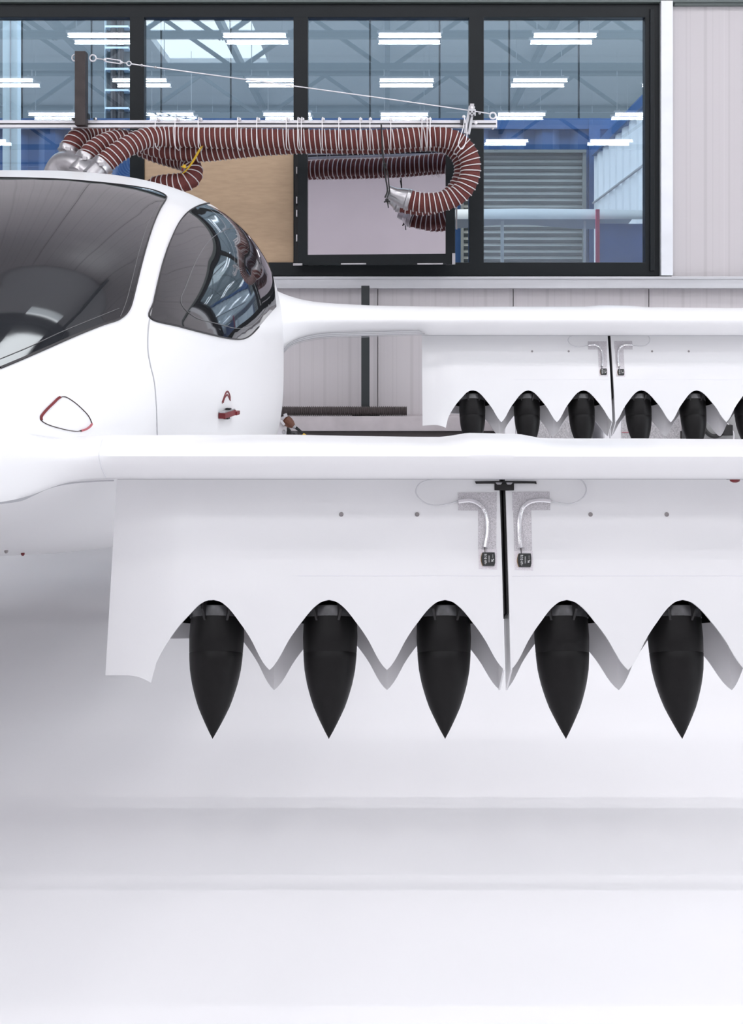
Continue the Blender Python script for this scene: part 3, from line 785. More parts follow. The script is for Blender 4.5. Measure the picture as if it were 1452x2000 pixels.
for p, y in ((553, 690), (566, 676), (585, 667.5), (615, 660.5), (650, 658), (720, 656), (829, 653)):
    g.append([(P(p, y - 12, 6.80), Vector((0, -1, 0))), (P(p, y, 6.80), Vector((0, -1, 0)))])
MB().sheet(g, 0.05).build('trailing_edge', M['paint'], rear_wing, True)
line3('wing_underline', [P(230, 935.5, 3.175), P(700, 935.5, 3.175), P(1500, 935.5, 3.175)], 0.0014, M['seam'], front_wing)
line3('wing_underline', [P(830, 655.5, 6.71), P(1500, 655.5, 6.71)], 0.0014, M['seam'], rear_wing)
navl = MB().lathe(P(1436, 934, 3.2), (0, 0, -1), [(0, 0.014), (0.008, 0.012), (0.011, 0.005)], 12).build('navigation_lamp', M['red'], front_wing, True)
MB().box(tuple(P(1420, 937, 3.2)), tuple(P(1432, 934, 3.22))).build('navigation_lamp_bracket', M['cord'], navl)

# ------------------------------------------------------------------ drooped flaps with fan engines
TH = radians(18)
vd = Vector((0, -sin(TH), -cos(TH))); wd_ = Vector((0, cos(TH), -sin(TH)))
C0 = Vector((0, 3.214, 0.6756))              # crest of the front lip
def on_plane(px, py, w=0.0):
    r = ray(px, py); p0 = C0 + wd_ * w; t = (p0 - EYE).dot(wd_) / r.dot(wd_); return EYE + r * t
GA = on_plane(986, 1309); GX = GA.x          # right end of the inner flap
def uvp(px, py, w=0.0):
    p = on_plane(px, py, w); return p.x - GX, (p - C0).dot(vd)
def L(u, v, w, gx=None): return C0 + Vector(((GX if gx is None else gx) + u, 0, 0)) + vd * v + wd_ * w
V_TOP = uvp(700, 934)[1] - 0.03
v_cr = uvp(641, 1172.5)[1]
drop = [(0, 0), (13, 3), (27, 12.5), (40, 26), (53, 43), (63, 56), (79, 80), (95, 110), (106, 127), (115, 136)]
PIT = 0.2985
vcr, vV = uvp(641, 1172.5)[1], uvp(755.5, 1308.8)[1]
f_drop = interp([d / 115 for d, _ in drop], [vcr + (vV - vcr) * q / 136.3 for _, q in drop])
W_B = 0.19
uB, vBV = uvp(755.5, 1349.7, W_B)
def v_front(u, off=0.0):                     # lower edge of the front skin
    s = (((u - off) / PIT) % 1.0); s = abs(s - 0.5) * 2; return f_drop(s)
vB_cr = vBV - (vV - vcr) * 0.98
f_dropb = interp([d / 115 for d, _ in drop], [vB_cr + (vBV - vB_cr) * q / 136.3 for _, q in drop])
def v_back(u, off=0.0):
    s = (((u - off) / PIT) % 1.0); s = abs(s - 0.5) * 2; return f_dropb(s)
fair = [(-1.03, 1317), (200, 1317)]
edge_px = [(200, 1317), (245, 1318), (262, 1320), (278, 1325), (294, 1333)]
arch_px = [(294.4, 1333.7), (305.6, 1294), (316, 1273.5), (331.8, 1248.6), (352.8, 1221), (372.4, 1200), (389, 1183), (402, 1175), (414.8, 1171.5)]
e_uv = [uvp(*p) for p in edge_px]; a_uv = [uvp(*p) for p in arch_px]
f_edge = interp([p[0] for p in e_uv], [p[1] for p in e_uv]); f_arch = interp([p[0] for p in a_uv], [p[1] for p in a_uv])
U_L = e_uv[0][0]; U_F = e_uv[-1][0]; U_TL = uvp(233, 938)[0]
def vf_inner(u):
    if u <= U_F: return f_edge(u)
    if u <= a_uv[-1][0]: return f_arch(u)
    return v_front(u)
def bow(u, v):                               # the inner end of the skin rolls back
    k = max(0.0, (-0.85 - u)) ; t = max(0, min(1, (v - V_TOP) / (vV - V_TOP)))
    return 0.55 * k * k * (0.3 + 0.7 * t) * 2.2 - 0.012 * sin(pi * t) * (1 if u > -0.85 else max(0, 1 - k / 0.1))
def spread(u0, u1, n, extra=()):
    us = sorted(set([round(u0 + (u1 - u0) * i / n, 5) for i in range(n + 1)] + [round(e, 5) for e in extra])); return us
def make_flap(u0, u1, fairing, off=0.0, name='wing_flap'):
    org = L(0, 0, 0)
    root = None
    nrow = 12
    ex = [off + PIT * k / 2 for k in range(-8, 9) if u0 < off + PIT * k / 2 < u1]
    us = spread(u0, u1, int((u1 - u0) / 0.009), ex + ([U_F] if fairing else []))
    g = []
    for u in us:
        vb = vf_inner(u) if fairing else v_front(u, off)
        row = []
        for j in range(nrow + 1):
            v = V_TOP + (vb - V_TOP) * j / nrow
            uu = u
            if fairing and u < -0.9:         # slanting inner end
                k = (u - U_L) / (-0.9 - U_L); uu = u
            row.append((L(uu, v, bow(u, v)), -wd_))
        g.append(row)
    root = MB().sheet(g, 0.005).build(name, M['paint'], jet, True, origin=org, sharp=40)
    # rear skin with ridges between the ducts
    g = []
    b0, b1 = (-3 * PIT + 0.0, u1) if fairing else (u0, u1)
    for u in spread(b0, b1, int((b1 - b0) / 0.009), ex):
        s = (((u - off) / PIT) % 1.0); s = abs(s - 0.5) * 2
        wi = W_B - 0.045 * s * s
        vb = v_back(u, off)
        if fairing and u < -2.5 * PIT - 0.03: vb = uvp(350, 1246, W_B)[1] + 0.12 * (-2.5 * PIT - 0.05 - u) * 0.5
        row = []
        for j in range(nrow + 1):
            v = V_TOP + (vb - V_TOP) * j / nrow
            row.append((L(u, v, 0.10 + (wi - 0.10) * min(1, (v - V_TOP) / (vcr - V_TOP))), -wd_))
        g.append(row)
    MB().sheet(g, 0.006).build('back_skin', M['paint_in'], root, True, sharp=30)
    # end plates
    for u in ([u1] if fairing else [u0, u1]):
        sgn = 1 if u == u1 else -1; mb = MB()
        th = 0.004
        wv = W_B - 0.045
        pts = [(V_TOP, 0.0), (V_TOP, 0.10), (vcr, wv), (vBV, wv), (vV, 0.0)]
        vs_ = [L(u - sgn * e, a, b) for e in (0, th) for a, b in pts]
        mb.add(vs_, [(0,1,2,3,4), (9,8,7,6,5)] + [(i, 5+i, 5+(i+1) % 5, (i+1) % 5) for i in range(5)])
        mb.build('end_plate', M['paint'], root)
        vs0 = uvp(988, 1198)[1]
        mb = MB(); pts = [(V_TOP, 0.004), (V_TOP, 0.095), (vs0, 0.13), (vs0, 0.004)]
        vs_ = [L(u + sgn * e, a, b) for e in (0, 0.005) for a, b in pts]
        mb.add(vs_, [(0,1,2,3), (7,6,5,4)] + [(i, 4+i, 4+(i+1) % 4, (i+1) % 4) for i in range(4)])
        mb.build('seal_strip', M['rubber'], root)
    # faint panel joint
    v1 = uvp(640, 1126)[1]
    MB().tube([L(u0 + 0.13 if fairing else u0 + 0.01, v1, bow(u0 + .13, v1) + 0.0003), L((u0 + u1) / 2, v1, bow(0, v1) + 0.0003), L(u1 - 0.005, v1, bow(0, v1) + 0.0003)], 0.0009, 6).build('panel_joint', M['seam_soft'], root)
    return root
AX_W = 0.09
def axis_v(py): return uvp(700, py, AX_W)[1]
def make_engine(u, flip, parent_u):
    ctr = L(u, 0, AX_W)
    mpp = 0.001352
    tab = [(1186, 48), (1196, 50.5), (1215, 52.2), (1245, 53), (1274.5, 51.6), (1275.5, 51.0), (1276.5, 51.6), (1291, 50.6), (1308, 49), (1322, 46.5), (1337, 43.4), (1352, 39.3), (1367, 34.8), (1382, 29.6), (1397, 23), (1412, 16), (1428, 8.2), (1441, 1.2), (1443.5, 0)]
    prof = [(axis_v(y), r * mpp) for y, r in tab]
    c = MB().lathe(ctr, vd, prof, 48).build('fan_engine', M['black'], jet, True, origin=ctr, sharp=60)
    rv = axis_v(1180); MB().lathe(ctr, vd, [(axis_v(1186), 0.062), (axis_v(1188), 0.0712), (axis_v(1198), 0.0722), (axis_v(1208), 0.0722), (axis_v(1209), 0.062)], 48).build('fan_ring', M['ring'], c, True, sharp=30)
    MB().lathe(ctr, vd, [(axis_v(1160), 0.060), (axis_v(1166), 0.0735), (axis_v(1176), 0.0735), (axis_v(1177), 0.060)], 48).build('fan_hub', M['duct'], c, True, sharp=30)  # upper ring coloured black: shade behind the front skin put into its colour
    # duct liner: open cylinder with a thin wall
    n = 40; va, vb = vcr - 0.16, axis_v(1213); mb = MB(); R, r_ = 0.0955, 0.0925
    sq = 0.86
    ring = []
    for v, rr in ((va, R), (vb, R), (vb, r_), (va, r_)):
        for k in range(n):
            t = 2 * pi * k / n; q_ = max(0, min(1, (sin(t) + 0.35) / 0.4)); ve = v if v == va else (vcr - 0.012) + (vb - vcr + 0.012) * q_
            ring.append(L(u + rr * 1.22 * cos(t), ve, AX_W + rr * sq * sin(t)))
    fs = []
    for i in range(4):
        for k in range(n):
            k2 = (k + 1) % n; fs.append((i*n+k, i*n+k2, ((i+1) % 4)*n+k2, ((i+1) % 4)*n+k))
    mb.add(ring, fs); mb.add([L(u + R * 1.22 * cos(2*pi*k/n), va, AX_W + R * sq * sin(2*pi*k/n)) for k in range(n)], [tuple(range(n))])
    mb.build('duct_liner', M['duct'], c, True, sharp=40)
    for a in ((-62, 30, 160, 250) if not flip else (-118, 150, 20, 290)):
        t = radians(a); d = Vector((cos(t), 0, 0)) + wd_ * sin(t); s = Vector((-sin(t), 0, 0)) + wd_ * cos(t)
        b = ctr + d * 0.066; e = ctr + d * 0.088; mb = MB(); v0, v1 = axis_v(1178), axis_v(1222); v2 = axis_v(1196)
        vs_ = [b + vd*v0 - s*.004, b + vd*v0 + s*.004, b + vd*v1 + s*.003, b + vd*v1 - s*.003, e + vd*(v0-.01) - s*.004, e + vd*(v0-.01) + s*.004, e + vd*v2 + s*.003, e + vd*v2 - s*.003]
        mb.add(vs_, [(0,1,2,3),(7,6,5,4),(0,4,5,1),(1,5,6,2),(2,6,7,3),(3,7,4,0)]); mb.build('strut', M['strut'], c)
    return c
GAP = uvp(998, 1307)[0]
inner = make_flap(U_L, 0.0, True); inner['label'] = 'inboard flap with plain fairing end'
outer = make_flap(GAP, GAP + 3 * PIT, False, GAP); outer['label'] = 'outboard flap with three scallops'
# screws, foil tape, sensors and wires on the skins
def onflap(px, py, lift=0.0):
    u, v = uvp(px, py); return L(u, v, bow(u, v) - lift)
def flat(mb, q, lift, th):
    a = [onflap(*p, lift) for p in q]; b = [onflap(*p, lift - th) for p in q]; n = len(q)
    return mb.add(a + b, [tuple(range(n)), tuple(reversed(range(n, 2*n)))] + [(i, n+i, n+(i+1) % n, (i+1) % n) for i in range(n)])
def hardware(root, sx, T, cordp, wirep, sensor):
    for x, y in sx:
        sc_ = MB().lathe(onflap(x, y, 0.0), -wd_, [(0, 0.006), (0.0012, 0.006), (0.0016, 0.0045), (0.0008, 0.003)], 14).build('screw', M['screw'], root, True)
    for nm, q, m, lf in T:
        flat(MB(), q, lf, lf + 0.0005).build(nm, M[m], root)
    MB().tube(catmull([onflap(x, y, 0.0045) for x, y in cordp], 6), [0.0062] * (6 * (len(cordp) - 1)) + [0.0085], 10).build('foil_sleeve', M['foil_cord'], root, True)
    MB().tube(catmull([onflap(x, y, l) for x, y, l in wirep], 8), 0.0019, 8).build('wire_loop', M['wire'], root, True)
    x0, y0, x1, y1 = sensor
    q = [(x0 + 2, y0), (x1 - 1, y0), (x1, y0 + 8), (x1, y1 - 6), (x1 - 1.5, y1), (x0 + 3, y1), (x0, y1 - 7), (x0 - 0.5, y0 + 9)]
    se = flat(MB(), q, 0.0075, 0.0066).build('sensor', M['chip'], root, bevel=0.0006); se['label'] = 'black sensor block'
    flat(MB(), [(x0 + 1, y0 + 1), (x0 + 2.5, y0), (x0 + 2.5, y1), (x0 + 1, y1 - 2), (x0 - 1.2, (y0 + y1) / 2 + 3), (x0 - 1.2, (y0 + y1) / 2 - 3)], 0.0062, 0.0055).build('sensor_edge', M['amber'], se)
    pr = MB(); rnd = random.Random(3)
    def dash(ax, ay, bx, by): flat(pr, [(ax, ay), (bx, ay), (bx, by), (ax, by)], 0.0079, 0.0003)
    y = y0 + 3.2
    while y < y1 - 3.5:                       # the two-row marking, read sideways
        for c_ in (5.2, 6.6, 8.0, 9.2):
            if rnd.random() < 0.66: dash(x0 + c_, y, x0 + c_ + 0.9, y + rnd.choice((0.6, 1.2)))
        y += 1.45
    y = y0 + 6.5
    while y < y1 - 6:
        dash(x0 + 13.6, y, x0 + 14.2, y + 0.9); dash(x0 + 15.0, y, x0 + 15.5, y + 0.9)
        if rnd.random() < 0.6: dash(x0 + 14.2, y, x0 + 15.0, y + 0.3)
        y += 1.5
    for a, b in ((19.4, 14.0), (21.0, 16.0), (19.2, 16.4), (22.2, 13.0), (21.4, 4.5), (21.4, 6.2), (21.4, 8.0), (21.4, 9.8)):
        z_ = 1.7 if b > 11 else 0.8; dash(x0 + a, y0 + b, x0 + a + z_, y0 + b + z_)
    pr.build('sensor_print', M['print'], se)
    cx_ = cordp[-1]
    MB().tube([onflap(cx_[0], cx_[1], 0.003), onflap(cx_[0] + 0.5, y0, 0.003)], 0.001, 6).build('sensor_lead', M['cord'], root)
hardware(inner, [(667, 1006), (815, 1006)],
    [('foil_tape', [(894.5, 963), (970, 962.5), (970, 979), (894.5, 979)], 'foil', 0.0012), ('foil_tape', [(894.5, 977), (970, 977), (970, 998.5), (895, 998)], 'foil', 0.0009),
     ('foil_tape', [(933.5, 996), (970, 996), (969, 1076), (933.5, 1074)], 'foil', 0.0006), ('foil_tape', [(934, 1074.5), (970.5, 1074.5), (970.5, 1114), (935, 1112)], 'foil_white', 0.0010)],
    [(895, 981.5), (910, 979.5), (922, 980), (935, 986), (945.5, 997), (951, 1014), (952, 1038), (949, 1060), (946.5, 1072)],
    [(895, 980.5, .003), (872, 987, .008), (848, 990.5, .016), (828, 985, .02), (815, 972, .02), (813, 959, .018), (822, 946, .014), (845, 938, .01), (870, 937, .006)],
    (940, 1081, 966.5, 1107))
hardware(outer, [(1153, 1006), (1301.5, 1006)],
    [('foil_tape', [(1001, 961.5), (1073.5, 961), (1073.5, 977), (1001, 977)], 'foil', 0.0012), ('foil_tape', [(1001, 975), (1074.5, 975), (1074.5, 997.5), (1001, 998)], 'foil', 0.0009),
     ('foil_tape', [(1002, 996), (1037.5, 996), (1039, 1078), (1004, 1077)], 'foil', 0.0006), ('foil_tape', [(1004, 1077), (1040, 1078), (1041, 1116), (1005, 1114)], 'foil_white', 0.0010)],
    [(1075, 980.5), (1060, 979), (1045, 979.5), (1031, 984), (1020, 994), (1014.5, 1012), (1013.5, 1040), (1015, 1060), (1017, 1073)],
    [(1075, 981, .003), (1098, 985.5, .008), (1120, 985.5, .016), (1137, 975, .02), (1143, 961, .018), (1141, 949, .014), (1133, 939, .01), (1115, 936, .006)],
    (1010.5, 1083, 1037, 1109))
engines = [make_engine(-PIT * (k + 0.5), k % 2 == 1, 0) for k in (2, 1, 0)] + [make_engine(GAP - 0.004 + PIT * (k + 0.5), k % 2 == 0, 0) for k in range(3)]
engines[0].name = 'fan_engine'
OFF = Vector((DX, DY, DZ))
for o, lab in ((inner, 'inboard flap of the rear wing'), (outer, 'outboard flap of the rear wing')):
    c = copy_tree(o, jet, OFF); c['label'] = lab
for e in engines: copy_tree(e, jet, OFF)
hb = flat(MB(), [(928, 941.5), (986, 940.5), (1047, 941.5), (1048, 946), (1044, 945), (986, 945), (930, 945.5)], 0.006, 0.006).build('hinge_plate', M['rubber'], inner)
flat(MB(), [(966, 945), (1004, 945), (1004, 958.5), (990, 959), (966, 958)], 0.004, 0.004).build('hinge_block', M['rubber'], inner)
for x0 in (968, 988): flat(MB(), [(x0, 944), (x0 + 13, 944), (x0 + 10, 948), (x0 + 3, 948)], 0.008, 0.004).build('hinge_clip', M['steel'], inner)
# main landing gear under the cabin
for gx in (-0.97, 2 * FX + 0.97):
    c = Vector((gx, 6.2, 0.15))
    wl = MB().lathe(c - Vector((0.05, 0, 0)), (1, 0, 0), [(0, 0.09), (0.01, 0.135), (0.03, 0.15), (0.07, 0.15), (0.09, 0.135), (0.10, 0.09)], 28).build('wheel', M['rubber'], jet, True)
    MB().tube([c + Vector((0.06, 0, 0)), c + Vector((0.07, 0, 0.1)), c + Vector((0.03, 0, 0.55))], 0.035, 10).build('landing_strut', M['steel'], jet, True)
c = Vector((FX, 2.6, 0.12))
MB().lathe(c - Vector((0.04, 0, 0)), (1, 0, 0), [(0, 0.07), (0.01, 0.11), (0.03, 0.12), (0.05, 0.12), (0.07, 0.11), (0.08, 0.07)], 28).build('wheel', M['rubber'], jet, True)
MB().tube([c + Vector((0.055, 0, 0)), c + Vector((0.055, 0, 0.14)), c + Vector((0, 0, 0.16)), c + Vector((0, 0.05, 0.62))], 0.03, 10).build('landing_strut', M['steel'], jet, True)

# ------------------------------------------------------------------ extraction boom with its hoses
YH = 8.65
hz = lambda py, Y=YH: H + (CY - py) * Y / F
hx = lambda px, Y=YH: (px - CX) * Y / F
boom = empty('swing_boom', (hx(163), YH, hz(250)))
tag(boom, 'pale aluminium boom rail with a dark steel post and stay cable below the window head', 'boom')
rb = MB(); xa, xb = hx(-420), hx(970); yc = hz(243); hh = 7 * YH / F
for a, b in ((yc - hh, yc - hh * 0.22), (yc + hh * 0.22, yc + hh)): rb.box((xa, YH - 0.022, a), (xb, YH + 0.022, b))
rail = rb.build('rail', M['alu'], boom, bevel=0.002)
MB().box((xa, YH - 0.012, yc - hh * 0.3), (xb - 0.004, YH + 0.012, yc + hh * 0.3)).build('rail_slot', M['slot'], rail)
MB().box((xa - 0.02, YH - 0.05, yc - 0.06), (xa + 0.02, YW - 0.0, yc + 0.06)).build('wall_bracket', M['post'], boom)
MB().box((hx(153.5), YH - 0.11, hz(250)), (hx(174.5), YH - 0.03, hz(107))).build('post', M['post'], boom, bevel=0.004)
yb_ = YH - 0.07
for px, py, r in ((147, 113, 6.2), (181.5, 113.5, 6.2), (252, 124, 4.2)):
    MB().torus(P(px, py, yb_), (0, 1, 0), r * yb_ / F, 0.0055 if r > 5 else 0.004, 22, 8).build('eye_bolt', M['alu'], boom, True)
MB().tube([P(187, 114.5, yb_), P(204, 116.5, yb_)], 0.0045, 8).build('turnbuckle_rod', M['steel'], boom, True)
tb = MB(); 
for d in (-3.2, 3.2): tb.tube([P(206, 117 + d, yb_), P(236, 121.5 + d, yb_)], 0.004, 8)
tb.ball(P(205, 117, yb_), 0.011); tb.ball(P(237, 121.8, yb_), 0.011)
tb.build('turnbuckle', M['alu'], boom, True)
MB().tube([P(238, 122, yb_), P(249, 123.6, yb_)], 0.004, 8).build('turnbuckle_rod', M['steel'], boom, True)
MB().tube(catmull([P(256, 124.5, yb_), P(300, 131, yb_), P(600, 171.5, yb_ + 0.03), P(915, 215.5, YH - 0.05), P(958, 223.5, YH - 0.01)], 10), 0.0042, 8).build('stay_cable', M['alu'], boom, True)
for px, py in ((277, 127.5), (304, 131.5), (937, 221)): MB().ball(P(px, py, yb_), 0.010, 8, 6).build('cable_clamp', M['steel'], boom, True)
MB().torus(P(963, 226, YH), (0, 1, 0), 6 * YH / F, 0.006, 22, 8).build('eye_bolt', M['white_plastic'], boom, True)
MB().ball(P(963, 250.5, YH), 0.010).build('end_knob', M['white_plastic'], boom, True)
MB().box((hx(969), YH - 0.024, yc - hh), (hx(971), YH + 0.024, yc + hh)).build('end_cap', M['white_plastic'], boom)
for px in (143, 186):
    MB().box((hx(px), YH - 0.05, hz(236)), (hx(px + (10 if px < 160 else 3)), YH + 0.03, hz(233))).box((hx(153 if px < 160 else 174), YH - 0.06, hz(234)), (hx(155 if px < 160 else 176), YH, hz(224))).build('angle_bracket', M['column'], boom)
for px, py in ((142, 233), (187, 232), (141, 251)): MB().ball(P(px, py, YH - 0.04), 0.009, 8, 6).build('bolt_cap', M['white_plastic'], boom, True)
MB().box((hx(160), YH - 0.05, hz(237)), (hx(168), YH - 0.02, hz(232))).build('weld_plate', M['post'], boom)
# diagonal profile at the outer end
ya = YH - 0.055
dg = MB(); A_, B_ = P(922, 208, ya), P(912, 262, ya)
dg.bar(A_, B_, 0.044, 0.040, (0, 1, 0)); brace = dg.build('brace_profile', M['galv'], boom, bevel=0.002)
MB().bar(P(920, 222, ya - 0.021), P(913, 258, ya - 0.021), 0.010, 0.004, (0, 1, 0)).build('brace_slot', M['slot'], brace)
cap = MB().box((hx(916, ya), ya - 0.034, hz(228, ya)), (hx(929, ya), ya - 0.02, hz(215, ya))).build('brace_end', M['galv'], brace, bevel=0.002)
for a, b in ((919, 218), (926, 218), (919, 225), (926, 225), (922.5, 221.5)): MB().ball(P(a, b, ya - 0.036), 0.006, 8, 6).build('brace_hole', M['slot'], cap)
MB().box((hx(918, ya), ya - 0.03, hz(215, ya)), (hx(926, ya), ya - 0.015, hz(204, ya))).build('brace_tongue', M['steel'], brace, bevel=0.002)
MB().box((hx(899), YH - 0.04, hz(244)), (hx(905), YH - 0.02, hz(235))).build('clamp_nut', M['slot'], brace)
for px, py in ((906.5, 228), (930, 240), (922, 211)): MB().ball(P(px, py, ya - 0.025), 0.012, 10, 8).build('bolt_cap', M['white_plastic'], brace, True)

# hoses
def hose(name, label, pts, r=0.070, pitch=0.0360, wire=0.0042, taper=None):
    path = resample(catmull(pts, 14), pitch / 8); N = len(path)
    T = [(path[min(i+1, N-1)] - path[max(i-1, 0)]).normalized() for i in range(N)]
    nrm = Vector((0, 1, 0)); fr_ = []
    for i in range(N):
        nrm = nrm - T[i] * nrm.dot(T[i])
        nrm = nrm.normalized() if nrm.length > 1e-5 else T[i].orthogonal().normalized(); fr_.append((nrm.copy(), T[i].cross(nrm)))
    root = empty(name, path[0]); tag(root, label, 'hose', 'red brown extraction hoses')
    mb = MB(); n = 24; vs = []
    for i in range(N):
        rr = r * (0.955 - 0.03 * cos(2 * pi * i / 8 + pi))
        for k in range(n):
            a = 2 * pi * k / n; vs.append(path[i] + (fr_[i][0] * cos(a) + fr_[i][1] * sin(a)) * rr)
    fs = []
    for i in range(N - 1):
        for k in range(n):
            k2 = (k + 1) % n; fs.append((i*n+k, i*n+k2, (i+1)*n+k2, (i+1)*n+k))
    fs.append(tuple(range(n))); fs.append(tuple((N-1)*n + k for k in reversed(range(n))))
    mb.add(vs, fs).build('hose_fabric', M['hose'], root, True)
    # one continuous spiral wire
    turns = int(N / 8); steps = turns * 22; wp = []
    for s in range(steps + 1):
        f = s / steps * (N - 1); i = min(N - 2, int(f)); t = f - i
        c = path[i].lerp(path[i+1], t); a = 2 * pi * s / 22
        wp.append(c + (fr_[i][0] * cos(a) + fr_[i][1] * sin(a)) * r)
    MB().tube(wp, wire, 5).build('spiral_wire', M['hosewire'], root, True)
    return root, path, T
def PH(l): return [P(*q) for q in l]
Yf, Yb = 8.60, 8.765
hA = hose('extraction_hose', 'front red brown hose on the boom ending in the upper silver nozzle', PH([(196, 327, 8.38), (210, 314, 8.40), (235, 295, 8.43), (262, 279, 8.48), (290, 269, 8.54), (330, 267, Yf), (400, 269, Yf), (500, 271, Yf), (600, 272.5, Yf), (690, 273, Yf), (760, 272, Yf), (820, 268.5, Yf), (862, 268, Yf), (893, 277, Yf), (914, 300, Yf), (920, 330, Yf), (912, 360, Yf), (893, 382, Yf), (862, 394, Yf), (825, 396, Yf), (795, 389, Yf)]))
hB = hose('extraction_hose', 'second red brown hose running behind and below the front one along the boom', PH([(165, 316, 8.52), (180, 296, 8.56), (205, 280, 8.62), (235, 273, 8.70), (275, 279, Yb), (320, 291, Yb), (390, 297, Yb), (450, 292, Yb), (520, 285, Yb), (600, 281, Yb), (690, 282, Yb), (760, 281, Yb), (815, 277, Yb), (850, 276, Yb), (880, 284, Yb), (900, 304, Yb), (907, 330, Yb), (900, 358, Yb), (882, 382, Yb), (855, 397, Yb), (825, 402, Yb), (797, 399, Yb), (780, 394, Yb)]))
hC = hose('extraction_hose', 'third red brown hose curling back down behind the cabin roof at a yellow strap', PH([(134, 298, 8.66), (146, 276, 8.69), (168, 262, 8.78), (205, 262, 8.88), (250, 276, 8.93), (300, 297, 8.93), (340, 309, 8.91), (366, 318, 8.87), (377, 332, 8.83), (373, 348, 8.79), (355, 357, 8.77), (325, 360, 8.79), (300, 368, 8.84), (290, 400, 8.88)]))
# silver manifold with clamps and nozzles
man = empty('hose_manifold', P(140, 330, 8.6)); tag(man, 'brushed silver three-way hose manifold above the cabin roof', 'manifold')
MB().tube(catmull(PH([(104, 380, 8.66), (110, 344, 8.65), (124, 322, 8.63), (148, 322, 8.57), (180, 340, 8.49), (200, 356, 8.43)]), 8), [0.093] * 8 + [0.092] * 32 + [0.07], 28).build('body', M['steel'], man, True)
def rings(path, T, i, name, parent, r, m, ln=0.035):
    d = T[i]; return MB().lathe(path[i] - d * ln * 0.5, d, [(0, r * 0.96), (0.003, r * 1.04), (ln * 0.3, r * 1.0), (ln * 0.7, r * 1.0), (ln - 0.003, r * 1.04), (ln, r * 0.96)], 24).build(name, M[m], parent, True, sharp=30)
for hs in (hA, hB, hC):
    root, path, T = hs
    cl_o = rings(path, T, 3, 'hose_clamp', root, 0.076, 'steel', 0.05)
    MB().box(tuple(path[3] + Vector((0.0, -0.088, -0.012))), tuple(path[3] + Vector((0.03, -0.070, 0.012)))).build('clamp_screw', M['steel'], cl_o, bevel=0.002)
    MB().tube([path[0] - T[0] * 0.10, path[0] + T[0] * 0.02], 0.062, 20).build('spigot', M['steel'], root, True)
for hs, tip in ((hA, P(756, 374, Yf)), (hB, P(757, 383, Yb))):
    root, path, T = hs; e = path[-1]; d = (tip - e); ln = d.length; d.normalize()
    MB().lathe(e - d * 0.02, d, [(0, 0.066), (0.02, 0.066), (0.03, 0.072), (ln * 0.45, 0.062), (ln * 0.7, 0.050), (ln * 0.72, 0.048), (ln + 0.02, 0.046), (ln + 0.02, 0.042), (ln * 0.72, 0.042)], 28).build('nozzle', M['steel'], root, True, sharp=40)
    rings(path, T, -3, 'hose_clamp', root, 0.075, 'steel', 0.03)
# ball ties around rail and hose
def tie(px, lab, w=0.0, low=294):
    zc0, zc1 = hz(234.5), hz(low); zc = (zc0 + zc1) / 2; a = (zc0 - zc1) / 2
    yc_ = 8.597; r = empty('ball_tie', (hx(px), yc_, zc1)); tag(r, lab, 'tie', 'white ball ties holding the hoses to the rail')
    pts = []
    for k in range(28):
        t = 2 * pi * k / 28; sg = lambda q: math.copysign(abs(q) ** 0.35, q)
        pts.append(Vector((hx(px) + 0.002 * sin(t), yc_ + 0.084 * sg(sin(t)), zc + a * sg(cos(t)))))
    MB().tube(pts, 0.0032, 6, closed=True).build('elastic_cord', M['white_plastic'], r, True)
    MB().ball((hx(px), YH - 0.03, hz(234.8)), 0.0125, 12, 8).build('ball', M['white_plastic'], r, True)
names = ['white ball tie nearest the manifold end of the boom', 'white ball tie second from the manifold end', 'white ball tie above the yellow strap', 'white ball tie fourth from the manifold end', 'white ball tie fifth from the manifold end',
 'white ball tie over the right edge of the plywood sheet', 'white ball tie left one of the close pair beside the window mullion', 'white ball tie right one of the close pair beside the window mullion', 'white ball tie over the left part of the opened sash', 'white ball tie over the middle left of the opened sash', 'white ball tie left of the black cord', 'white ball tie above the knot of the black cord', 'white ball tie just right of the black cord', 'white ball tie left one of the close pair near the boom end', 'white ball tie middle one of the close trio near the boom end', 'white ball tie right one of the close trio near the boom end']
for k, px in enumerate((311, 349, 393.5, 469, 506, 563, 585, 592, 632, 664, 705, 724, 764, 824, 834, 840)):
    tie(px, names[k])
lo_ = empty('ball_tie', P(905, 300, 8.5)); tag(lo_, 'white slack ball tie looped round the hose bend at the brace', 'tie', 'white ball ties holding the hoses to the rail')
MB().tube(catmull(PH([(908, 230, 8.56), (905, 250, 8.52), (897, 275, 8.50), (896, 284, 8.505), (901, 291, 8.51), (907, 286, 8.51), (912, 268, 8.53), (912, 250, 8.55), (908, 230, 8.57)]), 6), 0.0034, 6).build('elastic_cord', M['white_plastic'], lo_, True)
MB().ball(P(889, 299, 8.66), 0.012).build('ball', M['white_plastic'], lo_, True)
